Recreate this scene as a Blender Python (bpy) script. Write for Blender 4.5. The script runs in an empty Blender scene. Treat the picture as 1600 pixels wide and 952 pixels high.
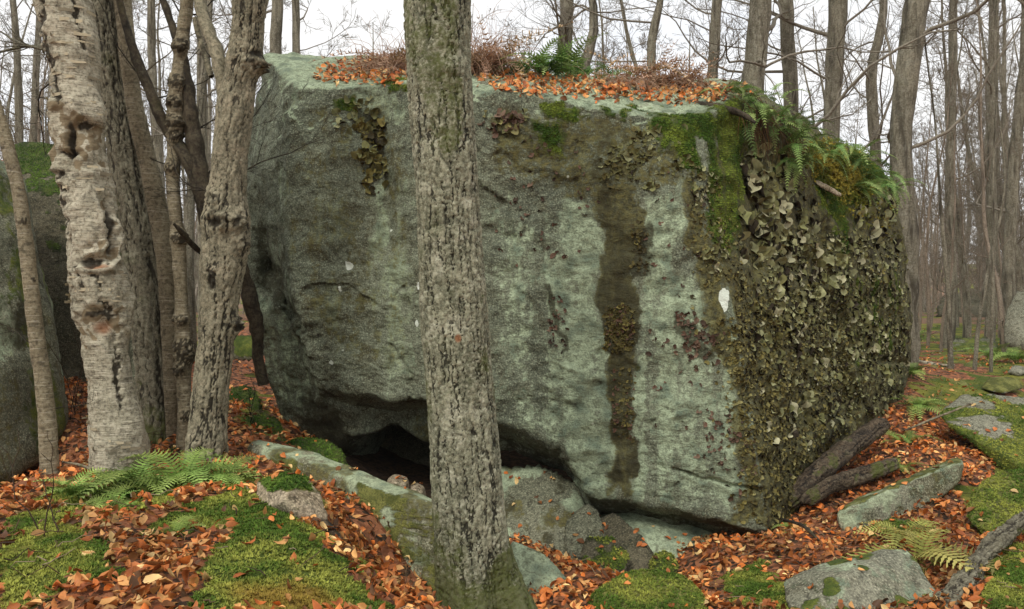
import bpy, math, random
import numpy as np
from mathutils import Vector
from mathutils.bvhtree import BVHTree

# ------------------------------------------------------------ camera, sky, sun, exposure
SC = bpy.context.scene
COL = SC.collection
F, CX, CY, CZ = 1250.0, 800.0, 476.0, 1.6          # focal length and principal point for a 1600 px wide frame
cam_d = bpy.data.cameras.new("camera")
cam_d.sensor_width = 36.0
cam_d.lens = F * 36.0 / 1600.0
cam_d.clip_start = 0.05
cam_d.clip_end = 2000.0
cam = bpy.data.objects.new("camera", cam_d)
cam.location = (0, 0, CZ)
cam.rotation_euler = (math.radians(90), 0, 0)
COL.objects.link(cam)
SC.camera = cam

SUN_EL, SUN_AZ = math.radians(48), math.radians(-28)      # high, from behind the camera and a little to the left
world = bpy.data.worlds.new("World")
SC.world = world
world.use_nodes = True
wt = world.node_tree
for n in list(wt.nodes):
    wt.nodes.remove(n)
w_out = wt.nodes.new("ShaderNodeOutputWorld")
w_bg = wt.nodes.new("ShaderNodeBackground")
w_sky = wt.nodes.new("ShaderNodeTexSky")
w_sky.sky_type = 'NISHITA'
w_sky.sun_disc = False
w_sky.sun_elevation = SUN_EL
w_sky.sun_rotation = math.radians(180) + SUN_AZ
w_hsv = wt.nodes.new("ShaderNodeHueSaturation")
w_hsv.inputs['Saturation'].default_value = 0.4
w_hsv.inputs['Value'].default_value = 1.7
w_tc = wt.nodes.new("ShaderNodeTexCoord")
w_map = wt.nodes.new("ShaderNodeMapping")
w_map.inputs['Scale'].default_value = (1.0, 1.0, 2.6)
w_no = wt.nodes.new("ShaderNodeTexNoise")
w_no.inputs['Scale'].default_value = 3.2
w_no.inputs['Detail'].default_value = 6
w_no.inputs['Roughness'].default_value = 0.55
w_rmp = wt.nodes.new("ShaderNodeMapRange")
w_rmp.inputs['From Min'].default_value = 0.33
w_rmp.inputs['From Max'].default_value = 0.56
w_rmp.inputs['To Min'].default_value = 0.55
w_rmp.inputs['To Max'].default_value = 1.0
w_mix = wt.nodes.new("ShaderNodeMix")
w_mix.data_type = 'RGBA'
w_mix.inputs[7].default_value = (7.5, 7.48, 7.45, 1)        # overcast cloud
wt.links.new(w_tc.outputs['Generated'], w_map.inputs['Vector'])
wt.links.new(w_map.outputs[0], w_no.inputs['Vector'])
wt.links.new(w_no.outputs[0], w_rmp.inputs['Value'])
wt.links.new(w_rmp.outputs[0], w_mix.inputs[0])
wt.links.new(w_sky.outputs[0], w_hsv.inputs['Color'])
wt.links.new(w_hsv.outputs[0], w_mix.inputs[6])
wt.links.new(w_mix.outputs[2], w_bg.inputs['Color'])
w_bg.inputs['Strength'].default_value = 0.1
wt.links.new(w_bg.outputs[0], w_out.inputs['Surface'])

sun_d = bpy.data.lights.new("sun", 'SUN')
sun_d.energy = 1.5
sun_d.angle = math.radians(14)
sun_d.color = (1.0, 0.96, 0.9)
sun = bpy.data.objects.new("sun", sun_d)
sun.location = (-6, -8, 14)
_sd = Vector((math.sin(SUN_AZ) * math.cos(SUN_EL), -math.cos(SUN_AZ) * math.cos(SUN_EL), math.sin(SUN_EL)))
sun.rotation_euler = _sd.to_track_quat('Z', 'Y').to_euler()
COL.objects.link(sun)

SC.view_settings.view_transform = 'Standard'
SC.view_settings.look = 'None'
SC.view_settings.exposure = 0.56
SC.view_settings.gamma = 1.0
SC.render.engine = 'CYCLES'
SC.cycles.max_bounces = 5
SC.cycles.diffuse_bounces = 3
SC.cycles.glossy_bounces = 2
SC.cycles.transmission_bounces = 2
SC.cycles.use_denoising = True

RNG = np.random.default_rng(7)
random.seed(7)

# ------------------------------------------------------------ numeric helpers
def P(px, py, Y):
    return np.array([(px - CX) / F * Y, Y, CZ - (py - CY) / F * Y])

def proj(V):
    y = np.maximum(V[:, 1], 0.05)
    return CX + F * V[:, 0] / y, CY - F * (V[:, 2] - CZ) / y

def S(r, g, b, k=1.0):
    f = lambda c: (c / 255 / 12.92 if c / 255 <= 0.04045 else ((c / 255 + 0.055) / 1.055) ** 2.4) * k
    return (f(r), f(g), f(b), 1.0)

def sstep(a, b, x):
    t = np.clip((x - a) / (b - a), 0, 1)
    return t * t * (3 - 2 * t)

def _h(ix, iy, iz, s):
    h = (ix.astype(np.int64) * 374761393 + iy.astype(np.int64) * 668265263 + iz.astype(np.int64) * 2147483647 + s * 974634777) & 0xFFFFFFFF
    h = ((h ^ (h >> 13)) * 1274126177) & 0xFFFFFFFF
    h = ((h ^ (h >> 16)) * 2246822519) & 0xFFFFFFFF
    return (h ^ (h >> 15)) & 0xFFFFFFFF

def h01(ix, iy, iz, s=0):
    return _h(ix, iy, iz, s) / 4294967296.0

_G = np.array([[1,1,0],[-1,1,0],[1,-1,0],[-1,-1,0],[1,0,1],[-1,0,1],[1,0,-1],[-1,0,-1],[0,1,1],[0,-1,1],[0,1,-1],[0,-1,-1]], float)

def perlin(p, seed=0):
    p = np.asarray(p, float)
    i = np.floor(p).astype(np.int64)
    f = p - i
    u = f * f * f * (f * (f * 6 - 15) + 10)
    r = 0
    for dx in (0, 1):
        wx = u[:, 0] if dx else 1 - u[:, 0]
        for dy in (0, 1):
            wy = u[:, 1] if dy else 1 - u[:, 1]
            for dz in (0, 1):
                wz = u[:, 2] if dz else 1 - u[:, 2]
                g = _G[_h(i[:, 0] + dx, i[:, 1] + dy, i[:, 2] + dz, seed) % 12]
                r = r + wx * wy * wz * (g[:, 0] * (f[:, 0] - dx) + g[:, 1] * (f[:, 1] - dy) + g[:, 2] * (f[:, 2] - dz))
    return r

def fbm(p, oct=4, seed=0, gain=0.5, ridged=False):
    p = np.asarray(p, float)
    r, a, n = 0, 1.0, 0
    for k in range(oct):
        v = perlin(p * (2.03 ** k) + 17.3 * k, seed + k)
        if ridged:
            v = 0.5 - np.abs(v) * 1.4
        r = r + a * v
        a *= gain
    return r

def worley2(u, v, nu, seed=0, local=False):
    """nearest and second nearest cell distance, cell id; u periodic in nu cells"""
    iu, iv = np.floor(u).astype(np.int64), np.floor(v).astype(np.int64)
    f1 = np.full(u.shape, 9.0); f2 = np.full(u.shape, 9.0); cid = np.zeros(u.shape); lu = np.zeros(u.shape); lv = np.zeros(u.shape)
    for a in (-1, 0, 1):
        for b in (-1, 0, 1):
            cu, cv = iu + a, iv + b
            k = np.mod(cu, nu)
            z = np.zeros_like(k)
            du = cu + 0.12 + 0.76 * h01(k, cv, z, seed) - u
            dv = cv + 0.12 + 0.76 * h01(k, cv, z, seed + 1) - v
            d = np.sqrt(du * du + dv * dv)
            c = h01(k, cv, z, seed + 2)
            near = d < f1
            f2 = np.where(near, f1, np.minimum(f2, d))
            cid = np.where(near, c, cid); lu = np.where(near, du, lu); lv = np.where(near, dv, lv)
            f1 = np.where(near, d, f1)
    return (f1, f2, cid, lu, lv) if local else (f1, f2, cid)

def sdpoly(x, y, poly):
    """signed distance to a polygon in pixels, negative inside"""
    poly = np.asarray(poly, float)
    d = np.full(x.shape, 1e9); ins = np.zeros(x.shape, bool)
    n = len(poly)
    for i in range(n):
        ax, ay = poly[i]; bx, by = poly[(i + 1) % n]
        ex, ey = bx - ax, by - ay
        t = np.clip(((x - ax) * ex + (y - ay) * ey) / (ex * ex + ey * ey + 1e-9), 0, 1)
        d = np.minimum(d, np.hypot(x - ax - t * ex, y - ay - t * ey))
        c = ((ay > y) != (by > y)) & (x < ex * (y - ay) / (ey if abs(ey) > 1e-9 else 1e-9) + ax)
        ins ^= c
    return np.where(ins, -d, d)

def sdline(x, y, pts):
    pts = np.asarray(pts, float)
    d = np.full(x.shape, 1e9)
    for i in range(len(pts) - 1):
        ax, ay = pts[i]; bx, by = pts[i + 1]
        ex, ey = bx - ax, by - ay
        t = np.clip(((x - ax) * ex + (y - ay) * ey) / (ex * ex + ey * ey + 1e-9), 0, 1)
        d = np.minimum(d, np.hypot(x - ax - t * ex, y - ay - t * ey))
    return d

# ------------------------------------------------------------ mesh helpers
def new_mesh(name, V, quads=None, tris=None, mats=(), attrs=None, smooth=True, cols=None):
    V = np.asarray(V, np.float32)
    me = bpy.data.meshes.new(name)
    q = np.asarray(quads, np.int32).reshape(-1, 4) if quads is not None and len(quads) else np.zeros((0, 4), np.int32)
    t = np.asarray(tris, np.int32).reshape(-1, 3) if tris is not None and len(tris) else np.zeros((0, 3), np.int32)
    me.vertices.add(len(V)); me.vertices.foreach_set("co", V.ravel())
    loops = np.concatenate([q.ravel(), t.ravel()])
    me.loops.add(len(loops)); me.loops.foreach_set("vertex_index", loops)
    st = np.concatenate([np.arange(len(q)) * 4, len(q) * 4 + np.arange(len(t)) * 3]).astype(np.int32)
    me.polygons.add(len(st)); me.polygons.foreach_set("loop_start", st)
    me.polygons.foreach_set("use_smooth", np.full(len(st), smooth, bool))
    for m in (mats if isinstance(mats, (list, tuple)) else [mats]):
        me.materials.append(m)
    for k, a in (attrs or {}).items():
        at = me.attributes.new(k, 'FLOAT', 'POINT'); at.data.foreach_set("value", np.asarray(a, np.float32))
    if cols is not None:
        c = np.ones((len(V), 4), np.float32); c[:, :3] = cols
        at = me.attributes.new("col", 'FLOAT_COLOR', 'POINT'); at.data.foreach_set("color", c.ravel())
    me.update(calc_edges=True)
    return me

def link(name, me, parent=None, loc=None):
    o = bpy.data.objects.new(name, me)
    COL.objects.link(o)
    if loc is not None:
        o.location = loc
    if parent is not None:
        o.parent = parent
    return o

def tag(o, label=None, cat=None, group=None, kind=None):
    if label: o['label'] = label
    if cat: o['category'] = cat
    if group: o['group'] = group
    if kind: o['kind'] = kind
    return o

def empty(name, loc, label, cat, group=None):
    o = bpy.data.objects.new(name, None)
    o.empty_display_size = 0.1
    COL.objects.link(o); o.location = [float(c) for c in loc]
    return tag(o, label, cat, group)

def copy_tree(o, parent=None):
    c = o.copy(); COL.objects.link(c)
    if parent is not None: c.parent = parent
    for ch in list(o.children):
        copy_tree(ch, c)
    return c

class MB:
    """collects pieces into one mesh"""
    def __init__(s): s.V, s.Q, s.T, s.C, s.n = [], [], [], [], 0
    def add(s, V, quads=None, tris=None, col=None):
        V = np.asarray(V, float)
        s.V.append(V)
        if quads is not None and len(quads): s.Q.append(np.asarray(quads) + s.n)
        if tris is not None and len(tris): s.T.append(np.asarray(tris) + s.n)
        c = np.ones((len(V), 3)) * (col if col is not None else (1, 1, 1)); s.C.append(c)
        s.n += len(V)
    def mesh(s, name, mat, origin=(0, 0, 0), smooth=True, color=True):
        V = np.concatenate(s.V) - np.asarray(origin)
        return new_mesh(name, V, np.concatenate(s.Q) if s.Q else None, np.concatenate(s.T) if s.T else None, mat,
                        smooth=smooth, cols=np.concatenate(s.C) if color else None)

def scatter_mesh(name, protoV, protoT, M, O, mat, cols=None, smooth=True, origin=(0, 0, 0), vcol=None):
    """many posed copies of one small piece joined: M (n,3,3), O (n,3)"""
    n, k = len(M), len(protoV)
    V = np.einsum('nij,kj->nki', M, protoV) + O[:, None, :]
    T = (protoT[None] + (np.arange(n) * k)[:, None, None]).reshape(-1, 3)
    C = None
    if cols is not None:
        C = np.repeat(cols, k, 0)
        if vcol is not None: C = C * np.tile(vcol, n)[:, None]
    return new_mesh(name, V.reshape(-1, 3) - np.asarray(origin), None, T, mat, cols=C, smooth=smooth)

def tube(pts, rad, sides=6, cap=True):
    pts = np.asarray(pts, float); rad = np.asarray(rad, float)
    n = len(pts)
    t = np.gradient(pts, axis=0); t /= np.linalg.norm(t, axis=1)[:, None] + 1e-9
    m = pts[-1] - pts[0]
    ref = np.array([0, 0, 1.0]) if abs(m[2]) < 0.8 * np.linalg.norm(m) else np.array([0, 1.0, 0])
    a = np.cross(t, ref); a /= np.linalg.norm(a, axis=1)[:, None] + 1e-9
    b = np.cross(a, t)
    th = np.arange(sides) * 2 * np.pi / sides
    V = pts[:, None, :] + rad[:, None, None] * (np.cos(th)[None, :, None] * a[:, None, :] + np.sin(th)[None, :, None] * b[:, None, :])
    i = np.arange(n - 1)[:, None] * sides; j = np.arange(sides)[None, :]; k = (j + 1) % sides
    Q = np.stack([i + j, i + k, i + sides + k, i + sides + j], -1).reshape(-1, 4)
    return V.reshape(-1, 3), Q

def crom(pts, n):
    """smooth curve through control points"""
    pts = np.asarray(pts, float)
    k = len(pts)
    d = np.concatenate([[0], np.cumsum(np.linalg.norm(np.diff(pts[:, :3], axis=0), axis=1) + 1e-9)])
    s = np.linspace(0, d[-1], n)
    p = np.vstack([2 * pts[0] - pts[1], pts, 2 * pts[-1] - pts[-2]])
    seg = np.clip(np.searchsorted(d, s, 'right') - 1, 0, k - 2)
    t = ((s - d[seg]) / (d[seg + 1] - d[seg]))[:, None]
    p0, p1, p2, p3 = p[seg], p[seg + 1], p[seg + 2], p[seg + 3]
    return 0.5 * (2 * p1 + (p2 - p0) * t + (2 * p0 - 5 * p1 + 4 * p2 - p3) * t ** 2 + (3 * p1 - p0 - 3 * p2 + p3) * t ** 3)

def rotm(nrm, ang):
    """matrices whose z axis is nrm, spun by ang: (n,3,3)"""
    nrm = nrm / (np.linalg.norm(nrm, axis=1)[:, None] + 1e-9)
    ref = np.where(np.abs(nrm[:, 2:3]) > 0.9, np.array([[1.0, 0, 0]]), np.array([[0, 0, 1.0]]))
    x = np.cross(ref, nrm); x /= np.linalg.norm(x, axis=1)[:, None]
    y = np.cross(nrm, x)
    c, s = np.cos(ang)[:, None], np.sin(ang)[:, None]
    return np.stack([x * c + y * s, y * c - x * s, nrm], -1)

# ------------------------------------------------------------ node helpers
class NT:
    def __init__(s, name):
        s.m = bpy.data.materials.new(name); s.m.use_nodes = True
        s.t = s.m.node_tree; s.t.nodes.clear()
        s.out = s.t.nodes.new('ShaderNodeOutputMaterial')
        s.b = s.t.nodes.new('ShaderNodeBsdfPrincipled')
        s.t.links.new(s.b.outputs[0], s.out.inputs['Surface'])
        s.b.inputs['Roughness'].default_value = 0.85
        s.b.inputs['Specular IOR Level'].default_value = 0.25
        s._tc = None
    def tc(s):
        if s._tc is None: s._tc = s.t.nodes.new('ShaderNodeTexCoord')
        return s._tc.outputs['Object']
    def set(s, sock, v):
        if hasattr(v, 'links'): s.t.links.new(v, sock)
        elif isinstance(v, (tuple, list)): sock.default_value = v if len(v) == len(sock.default_value) else (*v[:3], 1)
        else: sock.default_value = v
    def mapping(s, scale, vec=None):
        n = s.t.nodes.new('ShaderNodeMapping'); n.inputs['Scale'].default_value = scale
        s.t.links.new(vec or s.tc(), n.inputs['Vector']); return n.outputs[0]
    def noise(s, scale, detail=4, rough=0.55, vec=None, dist=0.0):
        n = s.t.nodes.new('ShaderNodeTexNoise')
        n.inputs['Scale'].default_value = scale; n.inputs['Detail'].default_value = detail
        n.inputs['Roughness'].default_value = rough; n.inputs['Distortion'].default_value = dist
        s.t.links.new(vec or s.tc(), n.inputs['Vector']); return n.outputs[0]
    def voro(s, scale, vec=None, feature='F1', out='Distance'):
        n = s.t.nodes.new('ShaderNodeTexVoronoi'); n.feature = feature
        n.inputs['Scale'].default_value = scale
        s.t.links.new(vec or s.tc(), n.inputs['Vector']); return n.outputs[out]
    def attr(s, name, out='Fac'):
        n = s.t.nodes.new('ShaderNodeAttribute'); n.attribute_name = name; return n.outputs[out]
    def math(s, op, a, b=0.0):
        n = s.t.nodes.new('ShaderNodeMath'); n.operation = op
        s.set(n.inputs[0], a); s.set(n.inputs[1], b); return n.outputs[0]
    def ramp(s, v, a, b, lo=0.0, hi=1.0):
        n = s.t.nodes.new('ShaderNodeMapRange'); n.interpolation_type = 'SMOOTHSTEP'
        s.set(n.inputs['Value'], v)
        n.inputs['From Min'].default_value = a; n.inputs['From Max'].default_value = b
        n.inputs['To Min'].default_value = lo; n.inputs['To Max'].default_value = hi
        return n.outputs[0]
    def mix(s, f, a, b, mode='MIX'):
        n = s.t.nodes.new('ShaderNodeMix'); n.data_type = 'RGBA'; n.blend_type = mode
        s.set(n.inputs[0], f); s.set(n.inputs[6], a); s.set(n.inputs[7], b); return n.outputs[2]
    def bump(s, h, dist, strength=1.0):
        n = s.t.nodes.new('ShaderNodeBump'); n.inputs['Distance'].default_value = dist
        n.inputs['Strength'].default_value = strength
        s.set(n.inputs['Height'], h); s.t.links.new(n.outputs[0], s.b.inputs['Normal']); return n
    def color(s, c): s.set(s.b.inputs['Base Color'], c)
    def rnd(s):
        n = s.t.nodes.new('ShaderNodeObjectInfo'); return n.outputs['Random']

def mask(t, a, amt, noise_v, lo=0.35, hi=0.65):
    """attribute mask broken up at its border by noise"""
    v = t.math('ADD', a, t.math('MULTIPLY', t.math('SUBTRACT', noise_v, 0.5), amt))
    return t.ramp(v, lo, hi)
# ------------------------------------------------------------ materials
def mat_rock(name, g1, g2, g3, pale=S(182, 197, 162), mossc=(S(74, 92, 30), S(120, 128, 52)), bump=0.012, pale_auto=0.0, speck=True, rough_scale=1.0):
    t = NT(name)
    big = t.noise(1.1, 5, 0.6); mid = t.noise(6.5, 6, 0.62); fine = t.noise(26, 6, 0.72); grain = t.noise(85, 3, 0.65)
    c = t.mix(t.ramp(big, 0.36, 0.64), g1, g2)
    c = t.mix(t.ramp(mid, 0.46, 0.68), c, g3)
    c = t.mix(t.ramp(t.noise(13, 6, 0.7), 0.5, 0.68, 0.0, 0.5), c, t.mix(0.5, g3, (0.03, 0.03, 0.02)))
    c = t.mix(t.ramp(fine, 0.40, 0.68, 0.0, 0.62), c, (0.032, 0.031, 0.023))
    c = t.mix(t.ramp(grain, 0.5, 0.70, 0.0, 0.65), c, tuple(min(1, v * 2.0) for v in g2[:3]))
    c = t.mix(t.ramp(grain, 0.5, 0.3, 0.0, 0.55), c, (0.02, 0.02, 0.015))
    # crustose lichen
    bn = t.math('ADD', t.math('MULTIPLY', mid, 0.5), t.math('MULTIPLY', fine, 0.5))
    bn2 = t.math('ADD', t.math('MULTIPLY', bn, 0.6), t.math('MULTIPLY', t.noise(14, 5, 0.65, vec=t.mapping((1, 1, .35))), 0.4))
    pm = mask(t, t.attr('pale'), 3.0, bn2, .25, .7)
    if pale_auto: pm = t.math('MAXIMUM', pm, t.ramp(t.noise(2.6, 8, 0.68), 0.56, 0.68, 0.0, pale_auto))
    pc = t.mix(t.ramp(fine, 0.35, 0.62), S(122, 132, 106), pale)
    pc = t.mix(t.ramp(mid, 0.5, 0.66), pc, S(114, 129, 108))
    c = t.mix(t.math('MULTIPLY', pm, t.ramp(grain, 0.28, 0.56, 0.35, 0.92)), c, pc)
    # brown film; dark stains, with shade of recesses and undersides put in
    bm = mask(t, t.attr('brown'), 3.0, bn2, .28, .72)
    c = t.mix(t.math('MULTIPLY', bm, 0.82), c, t.mix(t.ramp(fine, 0.36, 0.66), S(52, 48, 24), S(110, 104, 58)))
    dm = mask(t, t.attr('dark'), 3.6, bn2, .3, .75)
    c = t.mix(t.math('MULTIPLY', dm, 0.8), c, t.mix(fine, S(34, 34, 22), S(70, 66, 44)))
    # white specks of lichen
    if speck:
        vd = t.voro(5.5); vs = t.ramp(t.math('ADD', vd, t.math('MULTIPLY', fine, 0.09)), 0.115, 0.085)
        vs = t.math('MULTIPLY', vs, t.ramp(t.noise(1.7, 2), 0.5, 0.62))
        c = t.mix(t.math('MULTIPLY', vs, 0.75), c, S(190, 196, 176))
    # moss film
    mm = mask(t, t.attr('moss'), 2.6, bn2, .3, .7)
    mc = t.mix(t.ramp(t.noise(9, 4), 0.38, 0.62), mossc[0], mossc[1])
    mc = t.mix(t.ramp(grain, 0.4, 0.7, 0, 0.7), mc, S(46, 56, 16))
    c = t.mix(t.math('MULTIPLY', mm, 0.95), c, mc)
    wm = t.ramp(t.attr('white'), 0.45, 0.55)
    c = t.mix(wm, c, S(214, 220, 204))
    t.color(c)
    vecl = t.mapping((1.0, 1.0, 2.2))
    hh = t.math('ADD', t.math('MULTIPLY', t.noise(7 * rough_scale, 7, 0.66, vec=vecl), 1.6), t.math('MULTIPLY', fine, 0.75))
    hh = t.math('ADD', hh, t.math('MULTIPLY', grain, 0.34))
    hh = t.math('ADD', hh, t.math('MULTIPLY', t.math('MULTIPLY', mm, t.noise(120, 3, 0.7)), 1.2))
    t.bump(hh, bump, 1.0)
    return t.m

def mat_col(name, rough=0.7, var=0.25, scale=30, trans=0.0, objrand=False, spec=0.2, bump=0.0):
    """colour comes from the per-piece attribute, with a mottle on top"""
    t = NT(name)
    c = t.attr('col', 'Color')
    n = t.noise(scale, 3)
    c = t.mix(t.ramp(n, 0.3, 0.7, 0, var), c, t.mix(1.0, c, (0.35, 0.35, 0.35), 'MULTIPLY'))
    if objrand:
        hs = t.t.nodes.new('ShaderNodeHueSaturation')
        r = t.rnd()
        t.set(hs.inputs['Hue'], t.ramp(r, 0, 1, 0.485, 0.515)); t.set(hs.inputs['Value'], t.ramp(t.math('FRACT', t.math('MULTIPLY', r, 17.3)), 0, 1, 0.6, 1.3))
        t.set(hs.inputs['Color'], c); c = hs.outputs[0]
    t.color(c); t.b.inputs['Roughness'].default_value = rough; t.b.inputs['Specular IOR Level'].default_value = spec
    if trans:
        tr = t.t.nodes.new('ShaderNodeBsdfTranslucent'); t.set(tr.inputs[0], c)
        mx = t.t.nodes.new('ShaderNodeMixShader'); mx.inputs[0].default_value = trans
        t.t.links.new(t.b.outputs[0], mx.inputs[1]); t.t.links.new(tr.outputs[0], mx.inputs[2])
        t.t.links.new(mx.outputs[0], t.out.inputs['Surface'])
    if bump: t.bump(n, bump)
    return t.m

def mat_bark(name, a, b, crackc, mossc=S(92, 100, 44), lich=S(176, 178, 160), lich_amt=0.5, moss_auto=0.0, hstreak=0.0, bump=0.006, vstreak=0.0):
    t = NT(name)
    fine = t.noise(46, 5, 0.7); mid = t.noise(9, 5, 0.6); grain = t.noise(110, 3, .65)
    tint = t.attr('tint')
    c = t.mix(t.ramp(t.math('ADD', t.math('MULTIPLY', tint, 0.6), t.math('MULTIPLY', mid, 0.5)), 0.25, 0.8), a, b)
    c = t.mix(t.ramp(mid, 0.52, 0.66, 0, lich_amt), c, lich)
    c = t.mix(t.ramp(fine, 0.46, 0.66, 0, 0.62), c, crackc)
    c = t.mix(t.ramp(fine, 0.48, 0.36, 0, 0.45), c, lich)
    c = t.mix(t.ramp(grain, 0.5, 0.7, 0, 0.3), c, lich)
    if hstreak:
        hv = t.mapping((1, 1, 16)); hn = t.noise(7, 5, 0.68, vec=hv)
        c = t.mix(t.ramp(hn, 0.56, 0.66, 0, hstreak), c, S(84, 74, 56))
        c = t.mix(t.ramp(hn, 0.44, 0.36, 0, hstreak), c, S(206, 198, 176))
    c = t.mix(t.ramp(t.attr('wood'), 0.4, 0.6, 0, 0.9), c, t.mix(fine, S(108, 94, 68), S(142, 126, 98)))
    c = t.mix(t.ramp(t.attr('rust'), 0.3, 0.8, 0, 0.75), c, S(142, 90, 54))
    c = t.mix(t.ramp(t.attr('crack'), 0.25, 0.8, 0, 0.9), c, crackc)  # dark inner bark, plus some occlusion of furrows and holes put into the colour
    mn = t.math('ADD', t.math('MULTIPLY', mid, 0.6), t.math('MULTIPLY', fine, 0.4))
    mm = mask(t, t.attr('moss'), 1.4, mn)
    if moss_auto: mm = t.math('MAXIMUM', mm, t.ramp(t.noise(4, 6, 0.7), 0.56, 0.68, 0, moss_auto))
    c = t.mix(t.math('MULTIPLY', mm, 0.8), c, t.mix(fine, S(58, 62, 26), mossc))
    if vstreak:
        vn_ = t.noise(7, 6, 0.68, vec=t.mapping((3.2, 3.2, .55)), dist=.6)
        c = t.mix(t.ramp(vn_, 0.5, 0.62, 0, vstreak), c, crackc)
        c = t.mix(t.ramp(vn_, 0.46, 0.36, 0, vstreak * .7), c, lich)
    t.color(c)
    hh = t.math('ADD', t.math('MULTIPLY', fine, 1.0), t.math('MULTIPLY', grain, 0.35))
    if vstreak: hh = t.math('ADD', hh, t.math('MULTIPLY', vn_, -2.5))
    if hstreak: hh = t.math('ADD', hh, t.math('MULTIPLY', hn, 1.6))
    t.bump(hh, bump)
    return t.m

M = {}
M['boulder'] = mat_rock('boulder_rock', S(100, 106, 88), S(124, 129, 107), S(94, 92, 70), bump=0.022)
M['slab'] = mat_rock('lichen_slab_rock', S(120, 118, 92), S(140, 140, 118), S(90, 88, 58), pale=S(178, 190, 154), mossc=(S(92, 96, 40), S(142, 142, 74)), pale_auto=0.4, bump=0.015)
M['grey'] = mat_rock('grey_rock', S(118, 118, 100), S(138, 136, 116), S(102, 98, 78), pale_auto=0.2, bump=0.013)
M['green'] = mat_rock('green_rock', S(104, 106, 86), S(126, 126, 104), S(90, 88, 66), pale_auto=0.4, bump=0.014)
M['shade'] = mat_rock('dark_shaded_rock', S(84, 80, 62), S(104, 98, 78), S(64, 62, 42), mossc=(S(54, 68, 26), S(92, 104, 46)), pale_auto=0.1, bump=0.02)  # dark rock and moss; shade of gaps and hollows put into the colour
M['tan'] = mat_rock('tan_rock', S(150, 136, 110), S(166, 152, 128), S(124, 108, 82), pale_auto=0.2, bump=0.012, speck=False)

def mat_ground():
    t = NT('forest_floor')
    a = t.noise(22, 5, 0.65); b = t.noise(3, 4); v = t.voro(26, out='Color')
    soil = t.mix(t.ramp(a, 0.35, 0.65), S(42, 34, 26), S(84, 64, 46))
    sp = t.t.nodes.new('ShaderNodeSeparateColor'); t.t.links.new(v, sp.inputs[0])
    lit = t.mix(sp.outputs[0], S(124, 74, 46), S(190, 126, 88))
    soil = t.mix(t.math('MULTIPLY', t.ramp(sp.outputs[1], 0.2, 0.5, 0, 0.85), t.attr('litter')), soil, lit)
    ms = mask(t, t.attr('moss'), 0.9, t.math('ADD', t.math('MULTIPLY', a, 0.5), t.math('MULTIPLY', t.noise(7, 4), 0.5)))
    g = t.mix(t.ramp(t.noise(2.3, 4), 0.4, 0.62), S(78, 92, 32), S(136, 132, 54))
    g = t.mix(t.ramp(t.noise(120, 3, 0.7), 0.4, 0.7, 0, 0.6), g, S(58, 70, 22))
    g = t.mix(t.ramp(t.attr('ochre'), 0.3, 0.8, 0, 0.8), g, S(156, 124, 58))
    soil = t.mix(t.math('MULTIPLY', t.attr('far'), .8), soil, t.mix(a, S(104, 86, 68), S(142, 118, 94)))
    t.color(t.mix(ms, soil, g))
    t.b.inputs['Roughness'].default_value = 0.95
    t.bump(t.math('ADD', a, t.math('MULTIPLY', t.noise(150, 3, 0.7), 0.6)), 0.02)
    return t.m
M['ground'] = mat_ground()
M['leaf'] = mat_col('dry_leaf', 0.55, 0.35, 45, trans=0.12, spec=0.3)
M['leaf_obj'] = mat_col('dry_leaf_single', 0.55, 0.35, 45, trans=0.12, spec=0.3)
M['moss'] = mat_col('moss_tuft', 0.9, 0.25, 14, trans=0.15)
M['fern'] = mat_col('fern_green', 0.6, 0.3, 25, trans=0.25, objrand=True)
M['deadfern'] = mat_col('fern_dead', 0.8, 0.4, 30, trans=0.1, objrand=True)
M['tripe'] = mat_col('rock_tripe', 0.75, 0.35, 40, spec=0.3, bump=0.004)
def _under(m, c):
    t = m.node_tree; b = [n for n in t.nodes if n.type == 'BSDF_PRINCIPLED'][0]; l = b.inputs['Base Color'].links[0]; src = l.from_socket
    g = t.nodes.new('ShaderNodeNewGeometry'); x = t.nodes.new('ShaderNodeMix'); x.data_type = 'RGBA'; x.inputs[7].default_value = c
    t.links.new(g.outputs['Backfacing'], x.inputs[0]); t.links.new(src, x.inputs[6]); t.links.new(x.outputs[2], b.inputs['Base Color'])
_under(M['tripe'], S(52, 44, 32))                          # rock tripe is dark underneath
M['twig'] = mat_col('twig', 0.85, 0.3, 20)
M['plate'] = mat_bark('plated_bark', S(102, 103, 82), S(146, 145, 119), S(28, 26, 17), lich=S(188, 186, 162), lich_amt=0.55, moss_auto=0.3, bump=0.008)
M['brownplate'] = mat_bark('brown_plated_bark', S(102, 98, 79), S(144, 138, 114), S(32, 28, 20), lich=S(172, 160, 134), lich_amt=0.35, bump=0.007)
M['furrow'] = mat_bark('furrowed_bark', S(92, 87, 70), S(122, 116, 97), S(42, 37, 28), lich=S(150, 148, 126), lich_amt=0.4, moss_auto=0.3, bump=0.008)
M['smooth'] = mat_bark('smooth_bark', S(112, 102, 80), S(136, 125, 100), S(52, 46, 34), lich=S(158, 150, 124), lich_amt=0.4, moss_auto=0.12, hstreak=0.35, bump=0.004)
M['birch'] = mat_bark('birch_bark', S(148, 142, 120), S(188, 181, 157), S(44, 38, 28), lich=S(200, 192, 168), lich_amt=0.5, hstreak=0.6, bump=0.006)
M['darkwood'] = mat_bark('dark_dead_wood', S(50, 44, 34), S(78, 68, 52), S(22, 18, 14), lich=S(92, 88, 70), lich_amt=0.25, moss_auto=0.25)
M['log'] = mat_bark('rotten_log_wood', S(50, 42, 33), S(86, 72, 56), S(20, 16, 12), lich=S(120, 112, 92), lich_amt=0.35, moss_auto=0.2, bump=0.008)
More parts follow.
